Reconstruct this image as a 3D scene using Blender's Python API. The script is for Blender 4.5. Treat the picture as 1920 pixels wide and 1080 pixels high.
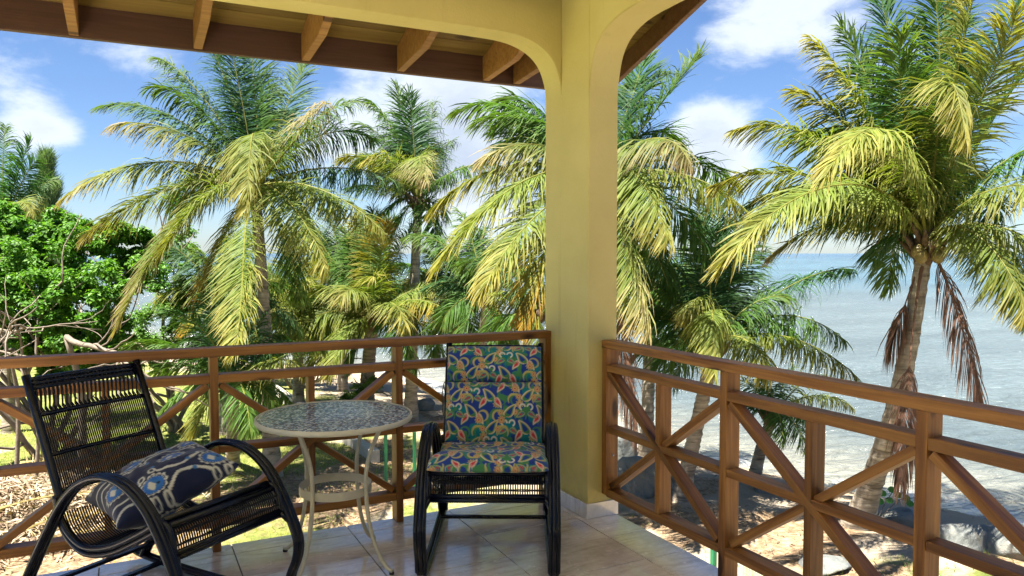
import bpy, bmesh, math, random
import numpy as np
from mathutils import Vector, Matrix
random.seed(7); rng = np.random.default_rng(7)
for o in list(bpy.data.objects): bpy.data.objects.remove(o)
S = bpy.context.scene; COL = S.collection

# ------------------------------------------------------------------ camera
F_PX = 1445.0; PITCH = math.atan(65/F_PX); YAW = math.atan(725/F_PX); EYE = 1.5
cam = bpy.data.cameras.new('camera'); co = bpy.data.objects.new('camera', cam); COL.objects.link(co)
cam.sensor_width = 36; cam.lens = 36*F_PX/1920; cam.clip_end = 60000; cam.clip_start = .05
co.location = (0, 0, EYE); co.rotation_euler = (math.pi/2-PITCH, 0, -YAW); S.camera = co
S.render.resolution_x = 1024; S.render.resolution_y = 576
CAM = np.array([0, 0, EYE])
FW = np.array([math.sin(YAW)*math.cos(PITCH), math.cos(YAW)*math.cos(PITCH), -math.sin(PITCH)])
RT = np.array([math.cos(YAW), -math.sin(YAW), 0]); UP = np.cross(RT, FW)
def ray(u, v): return FW*F_PX + RT*(u-960) + UP*(540-v)
def at(u, v, d): return CAM + ray(u, v)/F_PX*d            # point at distance d in front of the eye
def onz(u, v, z): r = ray(u, v); return CAM + r*(z-EYE)/r[2]

# ------------------------------------------------------------------ light
SUN_AZ = np.array([-.93, -.37, 0]); SUN_EL = math.radians(67)
sdir = Vector((SUN_AZ[0]*math.cos(SUN_EL), SUN_AZ[1]*math.cos(SUN_EL), math.sin(SUN_EL)))
sl = bpy.data.lights.new('sun', 'SUN'); sl.energy = 2.3; sl.angle = math.radians(.55); sl.color = (1, .95, .87)
so = bpy.data.objects.new('sun', sl); COL.objects.link(so); so.rotation_euler = sdir.to_track_quat('Z', 'Y').to_euler()
W = bpy.data.worlds.new('World'); S.world = W; W.use_nodes = True
wn = W.node_tree.nodes; wl = W.node_tree.links; wn.clear()
def N(t, nodes, **k):
    n = nodes.new(t)
    for a, b in k.items():
        if a in ('x', 'y'): continue
        if hasattr(n, a): setattr(n, a, b)
    return n
sky = wn.new('ShaderNodeTexSky'); sky.sky_type = 'NISHITA'; sky.sun_disc = False
sky.sun_elevation = SUN_EL; sky.sun_rotation = math.atan2(SUN_AZ[0], SUN_AZ[1]); sky.altitude = 10
sky.air_density = 1.0; sky.dust_density = .25; sky.ozone_density = 3.0
tc = wn.new('ShaderNodeTexCoord')
def wmath(op, a, b=None, c=None, clamp=False):
    m = wn.new('ShaderNodeMath'); m.operation = op; m.use_clamp = clamp
    for i, v in enumerate((a, b, c)):
        if v is None: continue
        if isinstance(v, (int, float)): m.inputs[i].default_value = v
        else: wl.new(v, m.inputs[i])
    return m.outputs[0]
def wvec(op, a, b=None):
    m = wn.new('ShaderNodeVectorMath'); m.operation = op
    for i, v in enumerate((a, b)):
        if v is None: continue
        if isinstance(v, tuple): m.inputs[i].default_value = v
        else: wl.new(v, m.inputs[i])
    return m
def wnoise(scale, det, rough, vec, dist=0):
    n = wn.new('ShaderNodeTexNoise'); n.inputs['Scale'].default_value = scale; n.inputs['Detail'].default_value = det
    n.inputs['Roughness'].default_value = rough; n.inputs['Distortion'].default_value = dist; wl.new(vec, n.inputs['Vector']); return n.outputs[0]
DIR = tc.outputs['Generated']
flat = wvec('MULTIPLY', DIR, (1, 1, 2.1)).outputs[0]
n1 = wnoise(3.6, 11, .60, flat, .2); n2 = wnoise(9, 9, .66, flat, .3)
# cumulus banks as they stand round this horizon: (px, py, radius rad, weight)
CL = [(45, 235, .050, .36), (105, 250, .042, .26), (60, 85, .07, .30), (265, 95, .06, .28), (120, 160, .045, -.22), (600, 250, .06, .34), (740, 190, .10, .36), (880, 240, .11, .50),
      (900, 330, .09, .42), (1325, 250, .055, .48), (1340, 330, .06, .34), (1390, 50, .12, .34), (1560, 30, .13, .42), (470, 150, .2, .1), (1900, 200, .09, .38), (1500, 330, .10, .14),
      (360, 330, .09, -.05), (160, 320, .09, -.10), (560, 140, .05, -.25), (1450, 180, .07, -.32), (1250, 120, .05, -.22), (330, 230, .08, -.2)]
acc = None
for (u, v, r, w) in CL:
    d = ray(u, v); d = d/np.linalg.norm(d)
    dot = wvec('DOT_PRODUCT', DIR, tuple(d)).outputs['Value']
    g = wmath('MULTIPLY', wmath('POWER', wmath('MAXIMUM', dot, 0.0), 2.0/(r*r)), w)
    acc = g if acc is None else wmath('ADD', acc, g)
dens = wmath('ADD', wmath('ADD', wmath('MULTIPLY', n1, 1.15), wmath('MULTIPLY', n2, .62)), acc)
mask = wn.new('ShaderNodeMapRange'); mask.interpolation_type = 'SMOOTHSTEP'; wl.new(dens, mask.inputs[0])
mask.inputs[1].default_value = 1.13; mask.inputs[2].default_value = 1.50
core = wn.new('ShaderNodeMapRange'); wl.new(dens, core.inputs[0]); core.inputs[1].default_value = 1.36; core.inputs[2].default_value = 1.95
ccol = wn.new('ShaderNodeMixRGB'); wl.new(core.outputs[0], ccol.inputs[0])
ccol.inputs[1].default_value = (2.05, 2.2, 2.4, 1); ccol.inputs[2].default_value = (1.2, 1.38, 1.7, 1)
SKYTINT = (.225, .26, .325, 1)
st = wn.new('ShaderNodeMixRGB'); st.blend_type = 'MULTIPLY'; st.inputs[0].default_value = 1; wl.new(sky.outputs[0], st.inputs[1]); st.inputs[2].default_value = SKYTINT
mx = wn.new('ShaderNodeMixRGB'); wl.new(wmath('MULTIPLY', mask.outputs[0], .93), mx.inputs[0]); wl.new(st.outputs[0], mx.inputs[1]); wl.new(ccol.outputs[0], mx.inputs[2])
bg = wn.new('ShaderNodeBackground'); bg.inputs[1].default_value = .05; wl.new(mx.outputs[0], bg.inputs[0])
ow = wn.new('ShaderNodeOutputWorld'); wl.new(bg.outputs[0], ow.inputs[0])
S.view_settings.view_transform = 'Standard'; S.view_settings.look = 'None'; S.view_settings.gamma = 1
S.view_settings.use_curve_mapping = False; S.view_settings.exposure = 3.4
S.render.engine = 'CYCLES'; S.cycles.max_bounces = 8; S.cycles.transparent_max_bounces = 8

# ------------------------------------------------------------------ helpers
def tag(o, label=None, cat=None, group=None, kind=None):
    if label: o['label'] = label
    if cat: o['category'] = cat
    if group: o['group'] = group
    if kind: o['kind'] = kind
    return o
def empty(name, loc=(0, 0, 0), rz=0, label=None, cat=None, group=None):
    o = bpy.data.objects.new(name, None); COL.objects.link(o); o.location = loc; o.rotation_euler = (0, 0, rz)
    o.empty_display_size = .1; return tag(o, label, cat, group)
class MB:
    """collects verts / faces (numpy) into one mesh"""
    def __init__(s): s.v = []; s.f = []; s.c = []; s.n = 0
    def add(s, v, f, col=None):
        v = np.asarray(v, float); s.v.append(v); s.f.extend([tuple(int(i)+s.n for i in q) for q in f]); s.n += len(v)
        if col is not None:
            c = np.asarray(col, float)
            if c.ndim == 1: c = np.tile(c[:3], (len(v), 1))
            s.c.append(c)
    def mesh(s, name, mat, smooth=False):
        me = bpy.data.meshes.new(name); v = np.concatenate(s.v) if s.v else np.zeros((0, 3))
        me.from_pydata(v.tolist(), [], s.f)
        if s.c:
            c = np.concatenate(s.c); a = me.color_attributes.new('Col', 'FLOAT_COLOR', 'POINT')
            a.data.foreach_set('color', np.concatenate([c, np.ones((len(c), 1))], 1).astype(np.float32).ravel())
        if mat: me.materials.append(mat)
        if smooth: me.polygons.foreach_set('use_smooth', [True]*len(me.polygons))
        me.update(); return me
    def build(s, name, mat, parent=None, smooth=False, loc=None):
        o = bpy.data.objects.new(name, s.mesh(name, mat, smooth)); COL.objects.link(o)
        if parent: o.parent = parent
        if loc is not None: o.location = loc
        return o
def link(name, me, parent=None, M=None):
    o = bpy.data.objects.new(name, me); COL.objects.link(o)
    if parent: o.parent = parent
    if M is not None: o.matrix_local = M
    return o
def tube(path, r, n=8, cap=True, closed=False):
    P = np.asarray(path, float); m = len(P); r = np.broadcast_to(np.asarray(r, float), (m,))
    T = np.zeros_like(P)
    if closed: T = np.roll(P, -1, 0)-np.roll(P, 1, 0)
    else: T[1:-1] = P[2:]-P[:-2]; T[0] = P[1]-P[0]; T[-1] = P[-1]-P[-2]
    T /= np.linalg.norm(T, axis=1)[:, None]+1e-12
    a = np.array([0, 0, 1.]) if abs(T[0][2]) < .9 else np.array([1., 0, 0])
    U = np.cross(T[0], a); U /= np.linalg.norm(U); V = []; an = np.linspace(0, 2*math.pi, n, endpoint=False)
    for i in range(m):
        U = U-T[i]*(U@T[i]); U /= np.linalg.norm(U); B = np.cross(T[i], U)
        V.append(P[i]+r[i]*(np.cos(an)[:, None]*U+np.sin(an)[:, None]*B))
    V = np.concatenate(V); f = []
    for i in range(m if closed else m-1):
        j = (i+1) % m
        for k in range(n): f.append((i*n+k, i*n+(k+1) % n, j*n+(k+1) % n, j*n+k))
    if cap and not closed: f.append(tuple(range(n-1, -1, -1))); f.append(tuple(range((m-1)*n, m*n)))
    return V, f
def bez(pts, n=24):
    """Catmull-Rom through pts"""
    P = np.asarray(pts, float); P = np.vstack([2*P[0]-P[1], P, 2*P[-1]-P[-2]]); out = []
    k = len(P)-3
    for s_ in np.linspace(0, k, n):
        i = min(int(s_), k-1); t = s_-i; a, b, c, d = P[i:i+4]
        out.append(.5*((2*b)+(-a+c)*t+(2*a-5*b+4*c-d)*t*t+(-a+3*b-3*c+d)*t**3))
    return np.array(out)
BOXC = {}
def box_mesh(name, sx, sy, sz, mat, bev=.003):
    key = (name, round(sx, 4), round(sy, 4), round(sz, 4), mat.name)
    if key in BOXC: return BOXC[key]
    bm = bmesh.new(); bmesh.ops.create_cube(bm, size=1)
    for v in bm.verts: v.co.x *= sx; v.co.y *= sy; v.co.z *= sz
    if bev: bmesh.ops.bevel(bm, geom=bm.edges[:], offset=bev, segments=2, affect='EDGES', profile=.5)
    me = bpy.data.meshes.new(name); bm.to_mesh(me); bm.free(); me.materials.append(mat); BOXC[key] = me; return me
def box(name, x0, x1, y0, y1, z0, z1, mat, parent=None, bev=.003):
    o = link(name, box_mesh(name, x1-x0, y1-y0, z1-z0, mat, bev), parent)
    o.location = ((x0+x1)/2, (y0+y1)/2, (z0+z1)/2); return o
def beam(name, a, b, w, h, mat, parent=None, upv=(0, 0, 1), bev=.003):
    """lumber from a to b: local X along, w across, h along upv"""
    a = Vector(a); b = Vector(b); x = (b-a); L = x.length; x.normalize(); u = Vector(upv); y = u.cross(x).normalized(); z = x.cross(y)
    me = box_mesh(name, L, w, h, mat, bev)
    M = Matrix((x, y, z)).transposed().to_4x4(); M.translation = (a+b)/2
    return link(name, me, parent, M)
def prism(name, poly, axis, a0, a1, mat, parent=None, bev=.004):
    """extrude polygon (two coords) along axis 'x' or 'y' from a0 to a1"""
    bm = bmesh.new(); P = (lambda p, a: (a, p[0], p[1])) if axis == 'x' else (lambda p, a: (p[0], a, p[1]))
    v0 = [bm.verts.new(P(p, a0)) for p in poly]; v1 = [bm.verts.new(P(p, a1)) for p in poly]; n = len(poly)
    bm.faces.new(v0); bm.faces.new(v1[::-1])
    for i in range(n): bm.faces.new((v0[i], v1[i], v1[(i+1) % n], v0[(i+1) % n]))
    bmesh.ops.recalc_face_normals(bm, faces=bm.faces[:])
    if bev: bmesh.ops.bevel(bm, geom=[e for e in bm.edges if len(e.link_faces) == 2 and e.calc_face_angle(0) > .6], offset=bev, segments=2, affect='EDGES')
    me = bpy.data.meshes.new(name); bm.to_mesh(me); bm.free(); me.materials.append(mat)
    return link(name, me, parent)

# ------------------------------------------------------------------ materials
def new_mat(name):
    m = bpy.data.materials.new(name); m.use_nodes = True; nt = m.node_tree
    return m, nt.nodes, nt.links, nt.nodes['Principled BSDF']
def setp(b, **k):
    for a, v in k.items(): b.inputs[a.replace('_', ' ')].default_value = v
def nz(n, l, scale, det=4, rough=.5, vec=None, dist=0):
    t = n.new('ShaderNodeTexNoise'); t.inputs['Scale'].default_value = scale; t.inputs['Detail'].default_value = det
    t.inputs['Roughness'].default_value = rough; t.inputs['Distortion'].default_value = dist
    if vec is not None: l.new(vec, t.inputs['Vector'])
    return t.outputs[0]
def ramp(n, l, fac, stops):
    r = n.new('ShaderNodeValToRGB'); l.new(fac, r.inputs[0]); e = r.color_ramp.elements
    while len(e) < len(stops): e.new(.5)
    for i, (p, c) in enumerate(stops): e[i].position = p; e[i].color = (*c, 1) if len(c) == 3 else c
    return r.outputs[0]
def mixc(n, l, fac, a, b, mode='MIX'):
    m = n.new('ShaderNodeMixRGB'); m.blend_type = mode
    for i, v in enumerate((fac, a, b)):
        if isinstance(v, (int, float)): m.inputs[i].default_value = v
        elif isinstance(v, tuple): m.inputs[i].default_value = (*v, 1)
        else: l.new(v, m.inputs[i])
    return m.outputs[0]
def bump(n, l, b, h, st=.3, dist=.01):
    u = n.new('ShaderNodeBump'); u.inputs['Strength'].default_value = st; u.inputs['Distance'].default_value = dist
    l.new(h, u.inputs['Height']); l.new(u.outputs[0], b.inputs['Normal'])
def objvec(n, l, sc=(1, 1, 1), rnd=True, coord='Object'):
    t = n.new('ShaderNodeTexCoord'); m = n.new('ShaderNodeMapping'); l.new(t.outputs[coord], m.inputs[0]); m.inputs['Scale'].default_value = sc
    if rnd:
        oi = n.new('ShaderNodeObjectInfo'); mu = n.new('ShaderNodeVectorMath'); mu.operation = 'SCALE'
        cb = n.new('ShaderNodeCombineXYZ'); l.new(oi.outputs['Random'], cb.inputs[0]); l.new(oi.outputs['Random'], cb.inputs[1]); l.new(oi.outputs['Random'], cb.inputs[2])
        l.new(cb.outputs[0], mu.inputs[0]); mu.inputs['Scale'].default_value = 37; l.new(mu.outputs[0], m.inputs['Location'])
    return m.outputs[0]
def worldvec(n):
    g = n.new('ShaderNodeNewGeometry'); return g.outputs['Position']

def wood(name, dark, light, rough=.45, knots=True, axis=0, spec=.4):
    m, n, l, b = new_mat(name)
    sc = [26, 26, 26]; sc[axis] = 1.3; v = objvec(n, l, tuple(sc))
    g = nz(n, l, 1.0, 5, .6, v, .8)
    sc2 = [90, 90, 90]; sc2[axis] = 2.2; g2 = nz(n, l, 1.0, 3, .6, objvec(n, l, tuple(sc2)))
    c = ramp(n, l, g, [(.30, dark), (.5, tuple((a+b_)/2 for a, b_ in zip(dark, light))), (.70, light)])
    c = mixc(n, l, .25, c, ramp(n, l, g2, [(.35, (.45, .4, .35)), (.65, (1, 1, 1))]), 'MULTIPLY')
    oi = n.new('ShaderNodeObjectInfo'); c = mixc(n, l, 1.0, c, ramp(n, l, oi.outputs['Random'], [(0, (.78, .76, .74)), (1, (1.15, 1.12, 1.08))]), 'MULTIPLY')
    if knots:
        vv = n.new('ShaderNodeTexVoronoi'); sc3 = [7, 7, 7]; sc3[axis] = 2.2; l.new(objvec(n, l, tuple(sc3)), vv.inputs['Vector']); vv.inputs['Scale'].default_value = 1
        k = ramp(n, l, vv.outputs['Distance'], [(.0, (1, 1, 1)), (.11, (1, 1, 1)), (.19, (0, 0, 0))])
        c = mixc(n, l, k, c, (dark[0]*.35, dark[1]*.3, dark[2]*.3))
    l.new(c, b.inputs['Base Color']); setp(b, Roughness=rough); b.inputs['Specular IOR Level'].default_value = spec
    bump(n, l, b, g2, .25, .002); return m
RAILW = wood('stained_pine', (.14, .045, .010), (.44, .205, .050), .5)
RAFT = wood('rafter_pine', (.20, .085, .024), (.36, .19, .058), .55)
SOFF = wood('soffit_pine', (.15, .09, .022), (.25, .17, .045), .6)
FASC = wood('fascia_brown', (.075, .036, .026), (.12, .06, .042), .5, knots=False)

def plaster():
    m, n, l, b = new_mat('yellow_render'); v = worldvec(n)
    c = mixc(n, l, ramp(n, l, nz(n, l, 2.2, 5, .6, v), [(.35, (0, 0, 0)), (.7, (1, 1, 1))]), (.56, .465, .165), (.62, .52, .205))
    tr = n.new('ShaderNodeMapping'); l.new(v, tr.inputs[0]); tr.inputs['Scale'].default_value = (14, 14, .8)
    st = ramp(n, l, nz(n, l, 1, 5, .65, tr.outputs[0]), [(.60, (0, 0, 0)), (.8, (.5, .5, .5))])
    c = mixc(n, l, st, c, (.37, .29, .08))
    l.new(c, b.inputs['Base Color']); dz = n.new('ShaderNodeSeparateXYZ'); l.new(v, dz.inputs[0]); lowm = ramp(n, l, dz.outputs[2], [(.0, (.55,)*3), (.35, (0, 0, 0))]); dirt = ramp(n, l, nz(n, l, 9, 6, .7, v), [(.42, (0, 0, 0)), (.7, (1, 1, 1))]); c = mixc(n, l, mixc(n, l, 1.0, lowm, dirt, 'MULTIPLY'), c, (.17, .135, .07)); l.new(c, b.inputs['Base Color']); setp(b, Roughness=.62)
    bump(n, l, b, mixc(n, l, .5, nz(n, l, 55, 5, .7, v), nz(n, l, 5, 4, .6, v)), .5, .008); return m
YEL = plaster()

def tilemat():
    m, n, l, b = new_mat('veined_tile'); v = objvec(n, l, (1.1, 4.5, 1), True)
    w = nz(n, l, 1.6, 8, .62, v, 2.2); w2 = nz(n, l, 4.0, 6, .6, v, 1.2)
    c = ramp(n, l, w, [(.32, (.66, .57, .50)), (.45, (.84, .77, .69)), (.56, (.90, .85, .79)), (.70, (.74, .68, .62))])
    c = mixc(n, l, .35, c, ramp(n, l, w2, [(.4, (.75, .70, .65)), (.6, (1, 1, 1))]), 'MULTIPLY')
    l.new(c, b.inputs['Base Color']); r = ramp(n, l, w2, [(.3, (.12,)*3), (.7, (.24,)*3)]); l.new(r, b.inputs['Roughness'])
    wv_ = worldvec(n); gr_ = ramp(n, l, nz(n, l, 3.3, 9, .72, wv_), [(.38, (.78, .75, .70)), (.55, (1, 1, 1))]); l.new(mixc(n, l, 1.0, c, gr_, 'MULTIPLY'), b.inputs['Base Color']); sd_ = ramp(n, l, nz(n, l, 16, 8, .7, wv_), [(.45, (.10,)*3), (.75, (.42,)*3)]); l.new(sd_, b.inputs['Coat Roughness'])
    b.inputs['Specular IOR Level'].default_value = 1.0; b.inputs['Coat Weight'].default_value = .9; return m
TILE = tilemat()
def simple(name, col, rough=.5, metal=0, spec=.5, var=0.0, sc=6, bmp=0):
    m, n, l, b = new_mat(name); setp(b, Roughness=rough, Metallic=metal); b.inputs['Specular IOR Level'].default_value = spec
    v = objvec(n, l, (1, 1, 1), True); k = nz(n, l, sc, 5, .6, v)
    lo = tuple(max(0, c*(1-var)) for c in col); hi = tuple(c*(1+var) for c in col)
    l.new(ramp(n, l, k, [(.3, lo), (.7, hi)]), b.inputs['Base Color'])
    if bmp: bump(n, l, b, nz(n, l, sc*3, 6, .65, v), bmp, .02)
    return m
GROUT = simple('grout', (.16, .14, .12), .8, var=.1)
CONC = simple('concrete', (.42, .38, .31), .85, var=.18, sc=8, bmp=.5)
BLACKR = simple('black_rattan', (.004, .005, .010), .22, spec=.32, var=.3, sc=9)
WEAVE = simple('black_cord', (.006, .006, .009), .5, spec=.25, var=.35, sc=40)
CREAM = simple('cream_metal', (.52, .485, .37), .38, spec=.5, var=.05, sc=12)
RUBBER = simple('rubber', (.02, .02, .02), .6)
SCREW = simple('screw', (.6, .6, .58), .35, metal=.8)
GREENM = simple('green_metal', (.015, .17, .07), .45, var=.15)
ROOFS = simple('light_block_sheet', (.25, .22, .2), .6)
TAGW = simple('tag_cloth', (.62, .56, .62), .8, var=.05)

def colmat(name, rough=.5, spec=.3, trans=0, bmp=0, bsc=200, sheen=0, var=.25):
    m, n, l, b = new_mat(name); a = n.new('ShaderNodeVertexColor'); a.layer_name = 'Col'
    v = worldvec(n); k = nz(n, l, 7, 3, .6, v)
    c = mixc(n, l, 1.0, a.outputs[0], ramp(n, l, k, [(.3, (1-var,)*3), (.7, (1+var,)*3)]), 'MULTIPLY')
    l.new(c, b.inputs['Base Color']); setp(b, Roughness=rough); b.inputs['Specular IOR Level'].default_value = spec
    if sheen: b.inputs['Sheen Weight'].default_value = sheen
    if bmp: bump(n, l, b, nz(n, l, bsc, 2, .6, v), bmp, .002)
    if trans:
        out = n['Material Output']; t = n.new('ShaderNodeBsdfTranslucent'); mxs = n.new('ShaderNodeMixShader'); mxs.inputs[0].default_value = trans
        tcx = mixc(n, l, 1.0, c, (1.6, 1.7, .6), 'MULTIPLY'); l.new(tcx, t.inputs[0])
        l.new(b.outputs[0], mxs.inputs[1]); l.new(t.outputs[0], mxs.inputs[2]); l.new(mxs.outputs[0], out.inputs[0])
    return m
LEAF = colmat('palm_leaf', .58, .2, .36)
BLEAF = colmat('broad_leaf', .5, .3, .38)
DRY = colmat('dry_leaf', .7, .25, .12)
FABR = colmat('printed_fabric', .8, .2, 0, .15, 900, .2, .06)
def trunkmat():
    m, n, l, b = new_mat('palm_trunk'); t = n.new('ShaderNodeTexCoord'); mp = n.new('ShaderNodeMapping'); l.new(t.outputs['Object'], mp.inputs[0]); mp.inputs['Scale'].default_value = (1.2, 1.2, 9)
    w = nz(n, l, 1.6, 4, .6, mp.outputs[0], .6); k = nz(n, l, 5, 5, .6, t.outputs['Object'])
    c = ramp(n, l, w, [(.34, (.10, .08, .06)), (.48, (.27, .23, .175)), (.66, (.40, .35, .275))])
    c = mixc(n, l, .5, c, ramp(n, l, k, [(.35, (.5, .45, .4)), (.65, (1.1, 1.05, 1))]), 'MULTIPLY')
    l.new(c, b.inputs['Base Color']); setp(b, Roughness=.85); bump(n, l, b, w, .7, .03); return m
TRUNK = trunkmat()
BARK = simple('pale_bark', (.17, .135, .10), .85, var=.35, sc=5, bmp=.6)
FIBRE = simple('crown_fibre', (.11, .07, .04), .9, var=.4, sc=14, bmp=.8)
NUT = simple('coconut', (.17, .13, .035), .5, var=.3)
def rockmat():
    m, n, l, b = new_mat('shore_rock'); v = worldvec(n)
    c = ramp(n, l, nz(n, l, 2.3, 8, .65, v, .8), [(.3, (.08, .085, .08)), (.48, (.16, .17, .155)), (.6, (.20, .185, .15)), (.75, (.27, .245, .20))])
    l.new(c, b.inputs['Base Color']); setp(b, Roughness=.8); bump(n, l, b, nz(n, l, 6, 10, .7, v), .9, .08); return m
ROCK = rockmat()

# ------------------------------------------------------------------ ground, sea
G0 = -3.0; SEA = -3.32
SH = [onz(u, v, SEA)[:2] for u, v in [(2600, 1100), (1920, 990), (1771, 954), (1587, 921), (1400, 880), (1250, 858), (1160, 830), (1000, 790), (860, 752), (780, 722), (700, 700), (600, 690), (420, 675), (250, 640), (0, 600)]]
SH = [np.array(p) for p in SH]; SH = [SH[0]+(SH[0]-SH[1])*3]+SH+[SH[-1]+np.array([-60., 30.])]
SHA = np.array(SH)
def shore_d(P):
    """signed distance to the shoreline, positive on land"""
    P = np.atleast_2d(P); best = np.full(len(P), 1e9); sg = np.ones(len(P))
    for a, b in zip(SHA[:-1], SHA[1:]):
        ab = b-a; t = np.clip(((P-a)@ab)/(ab@ab), 0, 1); q = a+t[:, None]*ab; d = np.linalg.norm(P-q, axis=1)
        s = np.sign(ab[0]*(P[:, 1]-a[1])-ab[1]*(P[:, 0]-a[0])); k = d < best-1e-9; best[k] = d[k]; sg[k] = s[k]
    return best*sg
def vnoise(P, s, seed=0):
    P = np.atleast_2d(P)*s+seed*17.3; i = np.floor(P).astype(int); f = P-i; f = f*f*(3-2*f)
    def h(a, b): v = np.sin(a*127.1+b*311.7+seed*3.1)*43758.5453; return v-np.floor(v)
    return (h(i[:, 0], i[:, 1])*(1-f[:, 0])+h(i[:, 0]+1, i[:, 1])*f[:, 0])*(1-f[:, 1])+(h(i[:, 0], i[:, 1]+1)*(1-f[:, 0])+h(i[:, 0]+1, i[:, 1]+1)*f[:, 0])*f[:, 1]
sgn = 1.0 if shore_d(np.array([[0., 5.]]))[0] > 0 else -1.0
def gz(P):
    P = np.atleast_2d(P); d = shore_d(P)*sgn
    z = np.where(d > 0, SEA+.34*(1-np.exp(-np.maximum(d, 0)/2.2)), SEA+np.maximum(d*.14, -2.5))
    return z+np.where(d > 0, np.minimum(d, 1), 0)*((vnoise(P, .45, 1)-.5)*.16+(vnoise(P, 1.7, 2)-.5)*.05)
def gpt(u, v):
    p = onz(u, v, G0)
    for _ in range(6): p = onz(u, v, gz(p[:2])[0])
    return p
# land colour zones: r = grass, g = litter / soil, b = 0
def zones(P):
    d = shore_d(P)*sgn; x, y = P[:, 0], P[:, 1]
    az = np.degrees(np.arctan2(x, y))-math.degrees(YAW); r = np.hypot(x, y)
    n = vnoise(P, .5, 5)*.6+vnoise(P, 1.6, 6)*.4
    grass = np.clip((n-.15)*3, 0, 1)*np.clip((d-3.0)/2, 0, 1)
    right = (x > 8.2); grass = np.where(right, np.clip((n-.40)*4, 0, 1)*np.clip((8.1-y)/1.0, 0, 1)*np.clip((17-x)/3, 0, 1), grass)
    grass = np.where((az > -13) & (~right), grass*np.clip(.85-(az+13)/22, .12, 1), grass)
    lit = np.clip((vnoise(P, .8, 9)*.5+vnoise(P, 2.6, 11)*.5-.45)*4, 0, 1)*np.where(az < -13, .3, .75)
    pile = np.exp(-(((x+1.9)/2.3)**2+((y-12.4)/2.4)**2)); lit = np.clip(lit*np.where(az < -13, .6, 1)+pile*1.5, 0, 1)
    sh = np.exp(-(((x-3.2)/1.6)**2+((y-14.5)/1.5)**2)); lit = np.clip(lit+sh, 0, 1)
    lit = lit*np.clip((d-.8)/1.2, 0, 1); grass = grass*(1-pile)
    return np.stack([grass, lit, np.clip(1-d/1.6, 0, 1)], 1)
def build_ground():
    mb = MB()
    xs = np.concatenate([np.arange(-90, -14, 4), np.arange(-14, 32, .3), np.arange(32, 100, 5)]); ys = np.concatenate([np.arange(-60, -6, 5), np.arange(-6, 44, .3), np.arange(44, 130, 5)])
    X, Y = np.meshgrid(xs, ys); P = np.stack([X.ravel(), Y.ravel()], 1); Z = gz(P)
    nx, ny = len(xs), len(ys); idx = np.arange(nx*ny).reshape(ny, nx)
    f = np.stack([idx[:-1, :-1], idx[:-1, 1:], idx[1:, 1:], idx[1:, :-1]], -1).reshape(-1, 4)
    m, n, l, b = new_mat('ground'); v = worldvec(n); a = n.new('ShaderNodeVertexColor'); a.layer_name = 'Col'; sp = n.new('ShaderNodeSeparateColor'); l.new(a.outputs[0], sp.inputs[0])
    sand = ramp(n, l, nz(n, l, 1.7, 8, .65, v), [(.3, (.25, .195, .13)), (.6, (.33, .27, .195)), (.8, (.38, .32, .24))])
    gr = ramp(n, l, nz(n, l, 3.2, 8, .7, v), [(.3, (.07, .09, .02)), (.5, (.15, .165, .04)), (.68, (.26, .235, .085))])
    lt = ramp(n, l, nz(n, l, 9, 8, .75, v), [(.3, (.09, .055, .03)), (.5, (.24, .16, .09)), (.7, (.45, .34, .22))])
    wet = mixc(n, l, sp.outputs[2], sand, (.36, .27, .165))
    brk = nz(n, l, 5, 6, .7, v)
    def thr(ch):
        mm = n.new('ShaderNodeMath'); mm.operation = 'ADD'; l.new(ch, mm.inputs[0]); l.new(brk, mm.inputs[1]); return ramp(n, l, mm.outputs[0], [(.72, (0, 0, 0)), (1.0, (1, 1, 1))])
    c = mixc(n, l, thr(sp.outputs[0]), wet, gr); c = mixc(n, l, thr(sp.outputs[1]), c, lt)
    l.new(c, b.inputs['Base Color']); setp(b, Roughness=.95); b.inputs['Specular IOR Level'].default_value = .15
    bump(n, l, b, nz(n, l, 7, 9, .75, v), .8, .06)
    mb.add(np.column_stack([P, Z]), f, zones(P)); o = mb.build('ground', m, smooth=True); tag(o, 'sandy garden ground with patchy dry grass running down to the beach', None, None, 'structure')
build_ground()
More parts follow.
